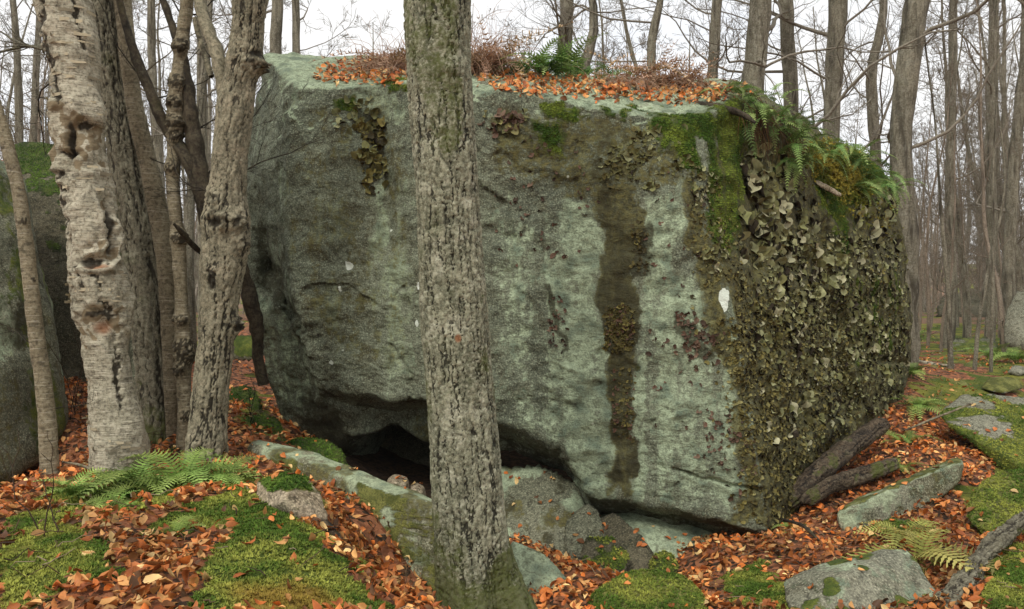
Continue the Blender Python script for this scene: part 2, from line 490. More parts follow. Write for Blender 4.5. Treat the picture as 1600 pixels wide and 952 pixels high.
M['bg'] = mat_bark('far_bark', S(112, 106, 88), S(146, 139, 118), S(70, 64, 52), lich=S(166, 162, 144), lich_amt=0.5, moss_auto=.15, bump=0.02, vstreak=.5)
M['bgtwig'] = mat_bark('far_twig_bark', S(122, 114, 98), S(148, 140, 122), S(86, 79, 68), lich=S(156, 150, 138), lich_amt=0.3, bump=0.0)
M['saptwig'] = mat_bark('sapling_bark', S(118, 106, 90), S(144, 130, 112), S(82, 72, 60), lich=S(156, 144, 126), lich_amt=0.3, bump=0.0)
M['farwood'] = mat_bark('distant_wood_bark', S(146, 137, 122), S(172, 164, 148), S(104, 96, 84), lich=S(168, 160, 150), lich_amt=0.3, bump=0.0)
# ------------------------------------------------------------ the ground
GP = [(0,952,2.7),(150,952,2.6),(300,940,2.6),(450,920,2.7),(545,935,2.75),(40,860,3.2),(200,850,3.3),(400,825,3.4),(490,845,3.35),(470,775,4.0),
 (300,768,4.2),(130,790,4.2),(40,765,4.8),(60,745,5.0),(150,745,5.1),(250,720,5.4),(330,725,5.2),(100,640,7),(130,615,7.5),(380,625,8),(425,655,7),(370,560,11),
 (560,800,4.75),(600,860,4.55),(655,930,4.35),(525,818,4.0),(560,878,3.95),(610,915,3.85),(660,960,3.7),(600,775,5.8),(680,780,6.0),(500,735,5.9),(440,690,5.9),(560,770,5.5),(560,740,6.4),(620,800,5.6),(690,815,5.4),(640,760,6.6),(720,790,6.2),(760,850,5.2),(740,900,4.8),(640,800,5.2),(580,800,5.0),(700,740,7.4),(560,700,7.6),
 (850,905,4.6),(890,885,4.9),(930,905,4.6),(850,935,4.2),(1100,874,5.3),(1000,915,5.2),(950,915,5.1),(1060,898,5.2),(1140,846,5.5),(1150,905,4.6),(1250,835,5.4),(1200,832,5.7),(1300,840,5.3),
 (1400,860,4.7),(1450,905,4.2),(1500,945,3.8),(1580,900,3.9),(1500,805,5.4),(1450,705,6.5),(1300,690,7.6),(1360,645,8),(1430,612,8.8),(1480,590,10),(1590,604,10),(1550,560,13),
 (1450,530,20),(1560,512,28),(1000,965,4.0),(1200,965,3.7),(770,985,4.0),(1350,940,3.8),(1560,800,5.6),(1600,745,6.4),(1560,665,8.3),(30,768,5.4),(60,748,5.9),(100,690,6.2),(0,795,5.2)]
gpts = [P(*p) for p in GP]
gpts += [np.array(p, float) for p in [(0,12,.85),(2,12,.8),(-4,12,.95),(5,16,.75),(-8,10,.9),(-12,20,1.2),(0,25,1.1),(10,30,1.0),(20,30,1.0),(-20,35,1.4),
  (0,0,.1),(3,0,.2),(-3,0,.5),(0,-6,0.0),(8,3,.3),(-8,3,.6),(9,9,.6),(-4.5,6,.75),(-3,4,.55),(-9,6,.8),(14,6,.6),(0,45,1.2),(30,45,1.1),(-30,45,1.5),(-14,0,.6),(14,-4,.3),(-14,-14,.3),(14,-14,.2)]]
gpts = np.array(gpts)
def _tps(r2): return np.where(r2 < 1e-12, 0, 0.5 * r2 * np.log(r2 + 1e-12))
NG = len(gpts)
_A = np.zeros((NG + 3, NG + 3))
_A[:NG, :NG] = _tps(((gpts[:, None, :2] - gpts[None, :, :2]) ** 2).sum(-1)) + np.eye(NG) * 0.004
_A[:NG, NG] = 1; _A[:NG, NG + 1:] = gpts[:, :2]; _A[NG:, :NG] = _A[:NG, NG:].T
_w = np.linalg.solve(_A, np.concatenate([gpts[:, 2], [0, 0, 0]]))

def far_z(x, y):
    r = np.hypot(x, y)
    z = 1.25 + 0.5 * np.sin(x * 0.06 + 1) * np.cos(y * 0.05)
    hill = sstep(34, 95, y + 0.25 * x) * sstep(4, 34, x - 0.10 * y) * 4.2          # the wooded rise to the right
    hill += sstep(40, 120, y - 0.3 * x) * sstep(0, -40, x) * 4.0
    return z + hill + sstep(120, 300, r) * 3

def ground_z(x, y, detail=True):
    x = np.asarray(x, float); y = np.asarray(y, float)
    sh = x.shape; x = x.ravel(); y = y.ravel()
    z = np.empty_like(x)
    for i in range(0, len(x), 20000):
        xx, yy = x[i:i + 20000], y[i:i + 20000]
        r2 = (xx[:, None] - gpts[None, :, 0]) ** 2 + (yy[:, None] - gpts[None, :, 1]) ** 2
        zz = _tps(r2) @ _w[:NG] + _w[NG] + _w[NG + 1] * xx + _w[NG + 2] * yy
        zz = np.clip(zz, -0.4, 2.2)
        f = sstep(18, 36, np.hypot(xx, yy))
        z[i:i + 20000] = zz * (1 - f) + far_z(xx, yy) * f
    if detail:
        r = np.hypot(x, y)
        q = np.stack([x, y, 0 * x], 1)
        k = np.where(r < 30, 1.0, 2.0)
        z += k * (0.05 * fbm(q * 1.3, 3, 5) + 0.016 * fbm(q * 6.5, 2, 9))
    return z.reshape(sh)

# regions read off the photograph (moss and leaf litter), kept as outlines
MOSS_P = [[(0,800),(105,795),(130,850),(95,930),(0,960)],[(60,765),(200,760),(230,800),(120,830)],[(205,825),(290,800),(310,840),(230,855)],[(0,835),(60,820),(85,850),(75,920),(40,952),(0,952)], [(95,850),(160,850),(185,900),(120,910)],
          [(280,960),(310,880),(380,835),(440,800),(515,840),(570,900),(610,960)], [(230,835),(330,775),(440,745),(490,780),(470,830),(360,840),(300,825)],[(100,770),(180,745),(400,745),(420,770),(250,790)],
          [(380,690),(370,610),(400,600),(440,680)], [(1440,600),(1600,570),(1600,625),(1450,635)], [(1420,520),(1600,530),(1600,560),(1430,545)],
          [(1130,915),(1190,890),(1290,930),(1270,952),(1130,952)],[(1500,760),(1620,730),(1620,840),(1530,830)],[(1540,870),(1620,840),(1620,970),(1540,960)]]
BARE_P = []
def moss_mask(x, y, z):
    V = np.stack([x, y, z], 1)
    px, py = proj(V)
    nz = fbm(V * 3.4, 4, 21) * 42
    m = np.zeros(len(x))
    for p in MOSS_P:
        m = np.maximum(m, sstep(16, -16, sdpoly(px, py, p) + nz))
    far = sstep(9, 13, y)
    m = np.maximum(m, far * sstep(0.02, 0.18, fbm(V * 0.55, 3, 33)))
    return m * (y > 0.3)

FOOT = np.array([(-2.2, 7.6), (-1.6, 7.0), (-1.25, 6.0), (-.7, 5.5), (-.25, 5.2), (.1, 5.9), (.9, 6.1), (1.3, 5.95), (1.9, 5.75), (2.5, 6.4), (3.2, 7.4), (4.3, 9.0), (4.1, 11), (-2.6, 10)])
def build_ground():
    N = 430
    a, b = 3.0, 5.2
    s = np.linspace(-1, 1, N)
    gx = a * np.sinh(b * s)
    gy = 4.5 + a * np.sinh(b * s)
    X, Y = np.meshgrid(gx, gy)
    Z = ground_z(X, Y)
    V = np.stack([X.ravel(), Y.ravel(), Z.ravel()], 1)
    i = np.arange(N - 1)[:, None] * N; j = np.arange(N - 1)[None]
    Q = np.stack([i + j, i + j + 1, i + N + j + 1, i + N + j], -1).reshape(-1, 4)
    mo = moss_mask(V[:, 0], V[:, 1], V[:, 2])
    px, py = proj(V)
    och = sstep(30, -30, sdpoly(px, py, [(370,915),(450,905),(520,952),(480,970),(380,965)]) + 30 * fbm(V * 4, 2, 3)) * (V[:, 1] > 1)
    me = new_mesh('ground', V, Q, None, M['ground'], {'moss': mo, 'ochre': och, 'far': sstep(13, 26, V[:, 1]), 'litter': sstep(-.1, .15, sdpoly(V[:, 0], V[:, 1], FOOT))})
    return tag(link('ground', me), kind='structure')
build_ground()

# ------------------------------------------------------------ rocks as faceted, weathered solids
def ico(n):
    import bmesh
    bm = bmesh.new(); bmesh.ops.create_icosphere(bm, subdivisions=n, radius=1.0)
    V = np.array([v.co[:] for v in bm.verts]); T = np.array([[v.index for v in f.verts] for f in bm.faces]); bm.free()
    return V, T
ICO = {n: ico(n) for n in (2, 3, 4, 5, 6)}

def hull_planes(pts):
    import bmesh
    bm = bmesh.new()
    for p in pts: bm.verts.new(p)
    r = bmesh.ops.convex_hull(bm, input=bm.verts)
    bm.normal_update()
    pl = [(np.array(f.normal[:]), float(f.normal.dot(f.verts[0].co))) for f in bm.faces if f.calc_area() > 1e-7]
    bm.free()
    return np.array([p[0] for p in pl]), np.array([p[1] for p in pl])

def vnormals(V, T):
    n = np.cross(V[T[:, 1]] - V[T[:, 0]], V[T[:, 2]] - V[T[:, 0]])
    vn = np.zeros_like(V)
    for k in range(3): np.add.at(vn, T[:, k], n)
    return vn / (np.linalg.norm(vn, axis=1)[:, None] + 1e-12)

ROCKS = {}
def rock_mesh(name, pts, mat, sub=5, rnd=22, amp=0.02, freq=3.0, seed=0, moss=None, mossk=0.0, origin=None, pale=None, film=None, cuts=0):
    """solid through the corner points pts (world), edges worn, surface roughened; moss: (nz low, nz high) or None"""
    pts = np.asarray(pts, float)
    c = pts.mean(0); sc = pts.max(0) - pts.min(0) + 1e-6
    q = (pts - c) / sc
    n, d = hull_planes(q)
    if (d < 0).any(): n = np.where(d[:, None] < 0, -n, n); d = np.abs(d)
    D, T = ICO[sub]
    if cuts:                                                     # broken facets
        rr = np.random.default_rng(seed + 900); cn = rr.normal(0, 1, (cuts, 3)); cn /= np.linalg.norm(cn, axis=1)[:, None]
        cd = (q @ cn.T).max(0) * rr.uniform(.62, .92, cuts); n = np.concatenate([n, cn]); d = np.concatenate([d, cd])
    k = np.maximum(D @ n.T, 1e-4) / np.maximum(d, 0.02)[None]
    r = (k ** rnd).sum(1) ** (-1.0 / rnd)
    V = c + D * r[:, None] * sc
    vn = vnormals(V, T)
    w = fbm(V * freq + seed * 7.7, 5, seed, 0.55)
    w += 0.8 * fbm(V * freq * 0.45 + seed, 2, seed + 50, ridged=True)
    V = V + vn * (.62 * amp * w)[:, None]
    vn = vnormals(V, T)
    a = {}
    if moss:
        a['moss'] = sstep(moss[0], moss[1], vn[:, 2] + 0.5 * fbm(V * 3.1, 3, seed + 3)) * (1.0 if not mossk else mossk)
    if pale is not None: a['pale'] = pale(V, vn)
    if film is not None: a.update(film(V, vn))
    o = c if origin is None else np.asarray(origin)
    me = new_mesh(name, V - o, None, T, mat, a)
    return me, o, V, T, vn, a

def rock(name, pts, mat, label, cat='rock', group=None, kind=None, tufts=True, **k):
    me, o, V, T, vn, a = rock_mesh(name, pts, mat, **k)
    ob = link(name, me, loc=o)
    tag(ob, label, cat, group, kind)
    ROCKS[label] = (ob, V, T, vn, a, tufts)
    return ob

def PP(Y, *pp):
    """corner points from (px, py[, depth offset])"""
    return [P(p[0], p[1], Y + (p[2] if len(p) > 2 else 0)) for p in pp]
# ------------------------------------------------------------ the great boulder: sections from under the lip to the top
def col(lst): return [P(*p) for p in lst]
def wcol(x, y, zs, top): return [np.array([x, y, z], float) for z in zs] + [np.array(t, float) for t in top]
def below(px, py, Y): return [(px, py + 90, Y + .1), (px, py + 45, Y + .03), (px, py + 18, Y)]
def mid(px, py, Y, rim, top, bot, ys=None): pass
BC = []
BC.append(col([(460,700,7.4),(452,680,7.2),(446,662,7.1),(440,640,7.05),(416,570,7.0),(400,500,6.95),(397,430,7.0),(385,230,7.3),(416,92,7.6),(470,84,8.0),(570,88,8.6)]))
BC.append(col([(500,720,7.3),(490,700,6.95),(480,680,6.85),(470,650,6.8),(455,580,6.75),(438,478,6.68),(428,420,7.22),(415,270,6.85),(438,110,6.95),(490,95,7.5),(580,89,8.5)]))
BC.append(col([(560,730,7.3),(532,700,6.95),(517,680,6.8),(500,640,6.7),(482,575,6.65),(466,528,6.7),(446,425,6.85),(436,270,6.55),(456,126,6.6),(500,105,7.2),(590,90,8.4)]))
BC.append(col([(590,690,7.7),(546,692,6.65),(513,612,6.55),(503,600,6.42),(484,555,6.35),(466,480,6.3),(452,400,6.3),(456,250,6.3),(470,140,6.35),(510,115,6.9),(600,90,8.3)]))
BC.append(col([(600,610,7.9),(566,692,6.55),(552,630,6.5),(550,613,6.22),(545,565,6.2),(535,480,6.2),(530,400,6.2),(530,250,6.22),(540,136,6.25),(565,120,6.7),(650,100,8.1)]))
BC.append(col([(640,610,8.0),(612,664,6.6),(605,632,6.55),(605,621,6.1),(605,570,6.1),(603,480,6.1),(600,400,6.14),(596,250,6.22),(600,133,6.22),(615,120,6.6),(690,105,8)]))
BC.append(col([(680,610,8.0),(662,695,6.5),(660,634,6.5),(660,622,6.0),(655,570,6.0),(652,480,6.0),(650,400,6.0),(648,250,6.02),(650,135,6.05),(665,122,6.5),(720,108,7.9)]))
BC.append(col([(735,620,8.0),(735,715,6.5),(735,655,6.4),(735,645,5.95),(735,580,5.92),(735,490,5.92),(735,400,5.92),(735,250,5.95),(735,142,5.98),(750,125,6.4),(790,110,7.8)]))
BC.append(col([(803,650,7.8),(803,705,6.45),(800,676,6.35),(797,664,5.88),(797,600,5.85),(797,500,5.85),(797,400,5.85),(797,260,5.87),(800,150,5.95),(810,132,6.4),(840,115,7.7)]))
BC.append(col([(890,700,7.5),(886,745,6.35),(883,715,6.15),(880,697,5.82),(875,630,5.76),(872,520,5.76),(870,400,5.78),(870,260,5.82),(880,160,5.92),(885,140,6.4),(910,118,7.6)]))
BC.append(col([(930,820,6.6),(928,803,6.2),(925,790,5.95),(922,775,5.73),(924,700,5.72),(925,560,5.72),(927,420,5.74),(928,270,5.78),(930,172,5.88),(940,145,6.4),(970,122,7.5)]))
BC.append(col([(995,840,6.5),(993,806,6.1),(992,792,5.92),(990,779,5.68),(988,700,5.68),(985,560,5.68),(985,420,5.7),(990,270,5.74),(1000,182,5.85),(1010,150,6.4),(1040,126,7.4)]))
BC.append(col([(1075,860,6.4),(1073,830,6.05),(1071,810,5.87),(1070,797,5.64),(1065,730,5.64),(1058,600,5.64),(1050,460,5.68),(1045,310,5.72),(1050,190,5.85),(1070,152,6.5),(1100,132,7.3)]))
BC.append(col([(1140,880,6.2),(1140,850,5.95),(1140,832,5.77),(1140,819,5.6),(1125,740,5.62),(1112,610,5.64),(1095,470,5.67),(1068,310,5.73),(1085,187,5.9),(1110,150,6.5),(1140,138,7.2)]))
BC.append(col([(1200,900,6.0),(1197,866,5.8),(1196,846,5.68),(1195,831,5.58),(1182,740,5.6),(1161,610,5.63),(1134,470,5.68),(1094,310,5.78),(1115,180,5.98),(1140,152,6.5),(1165,143,7.2)]))
BC.append(col(below(1215,820,5.75)+[(1215,815,5.75),(1206,720,5.8),(1189,600,5.85),(1166,470,5.92),(1136,310,6.0),(1150,172,6.2),(1165,152,6.6),(1190,148,7.2)]))
BC.append(col(below(1264,780,6.3)+[(1264,775,6.3),(1260,690,6.3),(1247,590,6.3),(1232,470,6.32),(1206,320,6.4),(1205,205,6.6),(1212,182,6.9),(1235,172,7.4)]))
BC.append(col(below(1335,695,7.3)+[(1335,690,7.3),(1335,620,7.3),(1331,540,7.28),(1322,450,7.22),(1302,340,7.2),(1285,258,7.3),(1285,230,7.6),(1292,214,8.0)]))
BC.append(col(below(1400,635,8.4)+[(1400,630,8.4),(1403,570,8.4),(1402,510,8.38),(1396,430,8.3),(1380,345,8.25),(1362,280,8.3),(1350,256,8.6),(1342,244,8.8)]))
BC.append(col(below(1418,615,9.2)+[(1418,612,9.2),(1422,560,9.2),(1423,510,9.2),(1420,440,9.15),(1411,355,9.1),(1388,290,9.1),(1370,268,9.3),(1352,250,9.3)]))
zs = [0.1,.4,.55,.7,1.0,1.4,1.8,2.3]
BC.append(wcol(4.1,10.8,zs,[(3.9,10.7,2.7),(3.8,10.2,3.0),(3.9,9.6,3.3)]))
BC.append(wcol(1.5,10.9,zs,[(1.5,10.8,2.9),(1.6,10,3.5),(1.9,9,3.75)]))
BC.append(wcol(-1.4,11,zs,[(-1.3,10.8,3.0),(-1.1,10.2,3.7),(-.9,9.2,4.1)]))
BC.append(wcol(-2.6,9.4,zs,[(-2.5,9.2,3.1),(-2.2,9.0,3.95),(-1.7,8.8,4.2)]))
BC = np.array(BC)                                   # (columns, rows, 3)

def build_boulder():
    nc, nr = BC.shape[:2]
    rs = [5, 14, 11, 37, 39, 39, 48, 41, 18, 10]
    G = []
    for c in range(nc):
        rows = []
        for k in range(nr - 1):
            t = np.linspace(0, 1, rs[k], endpoint=False)[:, None]
            rows.append(BC[c, k] * (1 - t) + BC[c, k + 1] * t)
        rows.append(BC[c, -1:])
        G.append(np.concatenate(rows))
    G = np.array(G)
    out = []
    for c in range(nc):
        d = (c + 1) % nc
        if c < 19:
            ln = abs((CX + F * BC[c, 5, 0] / BC[c, 5, 1]) - (CX + F * BC[d, 5, 0] / BC[d, 5, 1]))
            n = int(max(12, ln / 2.3, np.linalg.norm(BC[c, 5] - BC[d, 5]) / 0.017))
        else: n = 14
        t = np.linspace(0, 1, n, endpoint=False)[:, None, None]
        out.append(G[c][None] * (1 - t) + G[d][None] * t)
    G = np.concatenate(out)                         # (U, R, 3), closed along U
    for _ in range(3):
        G = 0.5 * G + 0.25 * (np.roll(G, 1, 0) + np.roll(G, -1, 0))
        G[:, 1:-1] = 0.5 * G[:, 1:-1] + 0.25 * (G[:, :-2] + G[:, 2:])
    U, R = G.shape[:2]
    def normals(G):
        du = np.roll(G, -1, 0) - np.roll(G, 1, 0)
        dv = np.gradient(G, axis=1)
        n = np.cross(du, dv)
        return (n / (np.linalg.norm(n, axis=2)[..., None] + 1e-12)).reshape(-1, 3)
    V = G.reshape(-1, 3)
    N = normals(G)
    w = 0.05 * fbm(V * 1.15, 3, 71, 0.5) + 0.045 * fbm(V * np.array([1.3, 1.3, 1.9]), 3, 75, 0.55, ridged=True)
    f1 = fbm(V * np.array([5.0, 5.0, 8.0]), 5, 81, 0.62)
    w += 0.014 * f1 + 0.005 * fbm(V * np.array([17, 17, 24]), 3, 85, .6)
    # fracture facets: blocks of the face stand a little proud or back
    q = V * 1.6 + 0.35 * np.stack([fbm(V * 1.9, 2, 90), fbm(V * 1.9, 2, 91), fbm(V * 1.9, 2, 92)], 1)
    _, _, cid = worley2(q[:, 0] + 0.5 * q[:, 2], q[:, 2] * 0.8 + 0.3 * q[:, 1], 10 ** 6, 6)
    w += 0.034 * (cid - 0.5)
    V = V + N * w[:, None]
    px, py = proj(V)
    front = (N[:, 1] < 0.35)
    jx = 5 * fbm(V * 5, 3, 41); jy = 5 * fbm(V * 5, 3, 42)
    X, Yp = px + jx, py + jy
    d = np.zeros(len(V))
    for pts, wd, dep in [([(938,548),(965,560),(996,574)],4,.03), ([(1050,735),(1075,740),(1110,752),(1192,766)],3.0,.03),
                         ([(588,190),(606,290),(604,380),(590,400)],9,.045), ([(470,345),(510,385),(560,430)],3,.012),
                         ([(760,300),(790,318),(803,372)],3.5,.028), ([(760,360),(803,374)],5,.022), ([(855,460),(862,500),(880,560)],3,.014),
                         ([(1010,400),(1060,418),(1090,400)],5,.02), ([(400,436),(440,470),(472,520)],4,.045), ([(770,430),(830,470),(850,520)],4,.014),
                         ([(610,540),(640,590),(640,620)],3.5,.025), ([(1290,350),(1296,450),(1320,560),(1330,650)],8,.06), ([(1170,240),(1185,330),(1190,420)],10,.07),
                         ([(1360,560),(1415,568)],4,.05), ([(830,600),(900,640),(930,600)],5,.015)]:
        d += dep * sstep(wd * 2.2, 0, sdline(X, Yp, pts))
    V = V - N * (d * front)[:, None]
    # the overhanging ledge at (940..996, 560): the stone below sits back
    led = sstep(0, 10, Yp - (548 + (X - 938) * 0.45)) * sstep(90, 10, Yp - 555) * sstep(930, 942, X) * sstep(1002, 992, X)
    V = V - N * (0.03 * led * front)[:, None]
    N = normals(V.reshape(U, R, 3))
    px, py = proj(V)
    nz = fbm(V * 2.6, 4, 11); nf = fbm(V * 9, 3, 12)
    X = px + 16 * nz + 7 * nf; Yp = py + 16 * fbm(V * 2.6, 4, 13) + 7 * fbm(V * 9, 3, 14)
    drip = fbm(V * np.array([9, 9, 0.7]), 3, 15)                # vertical streaking
    def area(poly, soft): return sstep(soft, -soft, sdpoly(X, Yp, poly)) * front
    pale = np.zeros(len(V)); brown = pale.copy(); dark = pale.copy(); moss = pale.copy(); white = pale.copy()
    up = lambda a, v: np.maximum(a, v)
    pale = up(pale, 0.98 * area([(880,310),(925,300),(938,420),(940,560),(950,700),(945,770),(900,760),(870,640),(855,540),(862,400)], 22))
    pale = up(pale, 0.92 * area([(1005,310),(1055,300),(1075,350),(1040,430),(1000,520),(1010,640),(1000,760),(985,770),(990,560),(985,450)], 22))
    pale = up(pale, 0.82 * area([(1000,440),(1080,420),(1120,480),(1140,560),(1160,640),(1170,790),(1100,800),(1030,780),(1000,760),(1010,560)], 34))
    pale = up(pale, 0.75 * area([(770,660),(860,560),(930,640),(920,760),(860,700)], 40))
    pale = up(pale, 0.85 * area([(574,270),(600,260),(604,380),(590,410),(574,390)], 10))
    pale = up(pale, 0.66 * area([(585,400),(640,380),(655,520),(640,600),(600,620),(590,520)], 26))
    pale = up(pale, 0.8 * area([(540,140),(620,135),(640,190),(600,205),(545,190)], 14))
    pale = up(pale, 0.62 * area([(395,440),(470,520),(495,610),(480,650),(430,620),(400,520)], 14))
    pale = up(pale, 0.6 * area([(760,330),(840,350),(850,560),(780,600)], 40))
    pale = up(pale, 0.45 * sstep(0.05, 0.4, nz + .5 * drip) * front)
    pale = up(pale, 1.15 * area([(926,540),(946,545),(956,780),(938,785)], 7)); pale = up(pale, 1.15 * area([(992,560),(1006,560),(1004,780),(988,785)], 6))
    pale = pale * np.clip(.78 + .5 * drip, .5, 1.15)
    pale = up(pale, 0.8 * sstep(.35, .7, N[:, 2]) * sstep(640, 560, px) * sstep(300, 200, py))
    pale = up(pale, 0.75 * sstep(.25, .6, N[:, 2]) * sstep(260, 200, py))
    brown = up(brown, 0.42 * area([(470,150),(640,150),(650,500),(640,600),(520,600),(470,480),(440,360)], 30) * (0.55 + 0.5 * sstep(-.3, .3, nz + .6 * drip)))
    brown = up(brown, 0.66 * area([(760,175),(1060,195),(1075,280),(1000,300),(930,330),(860,300),(770,260)], 26))
    brown = up(brown, 1.0 * area([(930,290),(998,290),(996,400),(986,520),(986,640),(990,770),(956,770),(950,600),(942,460)], 10))
    brown = up(brown, 0.95 * area([(1070,260),(1100,300),(1140,480),(1165,640),(1200,820),(1120,830),(1165,780),(1135,600),(1100,470),(1070,400)], 14))
    brown = up(brown, 0.9 * sstep(0, 14, px - np.interp(py, [160, 300, 480, 620, 830], [1130, 1095, 1138, 1165, 1190])) * front)
    brown = up(brown, 0.8 * area([(660,640),(740,640),(790,700),(660,720)], 20))
    dark = up(dark, 0.55 * area([(930,330),(996,330),(994,420),(984,520),(984,640),(988,765),(958,765),(952,600),(944,460)], 9))
    dark = up(dark, 0.95 * area([(985,350),(1010,345),(1015,430),(992,440)], 8))
    dark = up(dark, 0.62 * area([(925,210),(950,190),(985,290),(950,350),(925,300)], 34))
    dark = up(dark, 0.8 * area([(940,470),(990,470),(992,560),(942,550)], 8))
    dark = up(dark, 0.75 * area([(952,570),(994,580),(992,760),(958,760)], 7) * sstep(-.2, .3, drip))
    dark = up(dark, 0.9 * area([(856,450),(866,450),(885,545),(872,550)], 4))
    dark = up(dark, 0.85 * area([(1050,490),(1085,500),(1120,545),(1110,570),(1060,525)], 8))
    dark = up(dark, 0.9 * area([(480,600),(530,640),(560,700),(520,720),(470,690)], 14))  # shade of the undercut below the left lip, put into the colour
    dark = up(dark, 0.7 * area([(400,330),(440,400),(455,480),(440,500),(400,430)], 10))  # painted shade of the notch recess at the left end
    dark = up(dark, 0.7 * sstep(-0.25, -0.75, N[:, 2]) * sstep(.0, .3, nz + .3))  # underside shade painted on faces that turn down
    dark = up(dark, 0.7 * area([(540,170),(565,165),(600,200),(600,290),(580,280),(560,205)], 8))
    dark = up(dark, 0.75 * sstep(.0, .35, drip) * sstep(1180, 1220, px) * front)
    moss = up(moss, area([(1000,183),(1060,178),(1160,158),(1172,240),(1165,330),(1142,430),(1112,370),(1088,290),(1040,232)], 24) * np.clip(0.72 + .7 * drip + .3 * nz + .4 * sstep(260, 180, py), 0, 1))
    moss = up(moss, 0.95 * area([(840,163),(900,160),(1000,172),(1060,192),(1030,225),(950,212),(870,196)], 14) * sstep(-.45, .1, nz + .3 * nf))
    moss = up(moss, 0.6 * area([(830,190),(880,190),(880,260),(840,240)], 14))
    moss = up(moss, 0.75 * area([(600,128),(650,125),(650,140),(600,140)], 5))
    moss = up(moss, 0.85 * area([(1250,240),(1330,230),(1400,270),(1340,330),(1320,420),(1290,320)], 14))
    moss = up(moss, 0.6 * area([(1300,420),(1420,420),(1420,600),(1330,640)], 26) * sstep(-.2, .4, drip))
    moss = up(moss, 0.65 * area([(520,150),(560,150),(560,190),(530,180)], 8))
    white = up(white, sstep(1.5, -1.5, sdpoly(px + 1.0 * nf, py + 1.0 * nf, [(1124,456),(1131,450),(1139,455),(1139,467),(1136,486),(1131,487),(1126,476),(1122,468)])) * front)
    for cx, cy, rr in [(580,575,4),(655,445,6),(652,505,7),(519,567,4),(530,450,4),(546,415,6),(615,360,3.5)]:
        white = up(white, 0.8 * sstep(rr + 2, rr - 3, np.hypot(px - cx, (py - cy) * .8) + 7 * nf) * front)
    # quads
    i = np.arange(U)[:, None]; k = (i + 1) % U; j = np.arange(R - 1)[None]
    Q = np.stack([i * R + j, k * R + j, k * R + j + 1, i * R + j + 1], -1).reshape(-1, 4)
    return V, N, Q, px, py, dict(pale=pale, brown=brown, dark=dark, moss=moss, white=white), U, R

B_V, B_N, B_Q, B_px, B_py, B_attr, B_U, B_R = build_boulder()
B_O = np.array([0.6, 7.5, 0.3])
boulder = empty('boulder', B_O, 'huge flat-faced grey green boulder streaked with lichen, ferns and leaves on its top', 'boulder')
_fc = B_N  # outward check
if (B_N[np.abs(B_px - 800) < 30][:, 1].mean() > 0): B_N = -B_N; B_Q = B_Q[:, ::-1]
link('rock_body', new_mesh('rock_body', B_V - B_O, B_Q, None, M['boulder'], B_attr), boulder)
_st = B_Q
B_BVH = BVHTree.FromPolygons(B_V.tolist(), B_Q.tolist())
def on_boulder(px, py, lift=0.0):
    """point of the boulder's surface seen along one line of the photograph; None where it is missed"""
    d = Vector(((px - CX) / F, 1.0, -(py - CY) / F)).normalized()
    h = B_BVH.ray_cast(Vector((0, 0, CZ)), d)
    if h[0] is None: return None, None
    return np.array(h[0]) , np.array(h[1] if h[1].dot(d) < 0 else -h[1])
def drop_boulder(x, y):
    h = B_BVH.ray_cast(Vector((x, y, 9.0)), Vector((0, 0, -1)))
    return None if h[0] is None else h[0].z
# ------------------------------------------------------------ stones
def pale_top(lo, hi, k=1.0):
    return lambda V, vn: k * sstep(lo, hi, vn[:, 2] + 0.3 * fbm(V * 4, 3, 61))
rock('stone_slab', PP(0,(375,702,5.7),(402,686,5.66),(480,702,5.44),(600,752,5.04),(692,786,4.8),(400,696,5.5),(530,740,5.08),(620,776,4.8),(690,800,4.62),
     (372,760,5.45),(440,800,5.25),(500,850,5.0),(560,900,4.72),(640,975,4.42),(710,1000,4.3),(715,820,4.7),(480,760,5.9),(640,830,5.2)), M['slab'],
     'long lichen-crusted slab lying aslant between the mossy mound and the big boulder', 'slab', sub=6, rnd=60, amp=0.022, freq=3.6, seed=1, film=lambda V, vn: dict(moss=np.clip(sstep(-.2, .25, fbm(V * np.array([3.2, 3.2, 4]), 4, 5)) * .75 * sstep(.9, .7, vn[:, 2]), 0, .85),
       pale=np.clip(.95 * sstep(.0, .3, fbm(V * 3.4, 4, 15) + .4 * (vn[:, 2] - .35)) + .45 * sstep(.7, .9, vn[:, 2]), 0, 1), brown=.75 * sstep(-.1, .3, fbm(V * 4, 3, 25))), tufts=False)
rock('rock', PP(0,(780,835,4.6),(800,838,4.55),(845,858,4.5),(888,905,4.45),(875,930,4.35),(800,950,4.3),(760,900,4.4),(890,950,4.8),(800,900,4.9)), M['green'],
     'pale green rock wedged at the right foot of the plated tree', sub=5, rnd=120, amp=0.018, seed=2, cuts=4, pale=pale_top(-.2, .5, .9))
rock('rock', PP(0,(430,690,6.0),(490,684,5.95),(515,690,5.9),(535,705,5.75),(552,735,5.6),(540,750,5.6),(440,735,5.6),(500,745,5.5),(470,690,6.1)), M['shade'],
     'dark mossy rock with a pale chipped top behind the long slab', sub=5, rnd=18, amp=0.02, seed=3, moss=(0.3, .75),
     pale=lambda V, vn: sstep(.05, 0, np.hypot(V[:, 0] - P(503, 690, 5.9)[0], (V[:, 2] - P(503, 690, 5.9)[2]) * 2)))
for (a, b, c, d, lab, sd) in [(600, 738, 642, 775, 'larger rounded stone in the dark hollow under the boulder', 4), (632, 750, 668, 782, 'smaller rounded stone in the dark hollow beside its larger neighbour', 5)]:
    rock('stone', PP(0,(a,d,5.9),(c,d,5.9),(a+4,b+10,5.95),(a+18,b,6.0),(c-5,b+8,5.95),(a+20,d,5.7),(a+12,b+14,5.75),(c-6,b+16,5.75)), M['tan'], lab, 'stone', sub=4, rnd=9, amp=0.012, seed=sd)
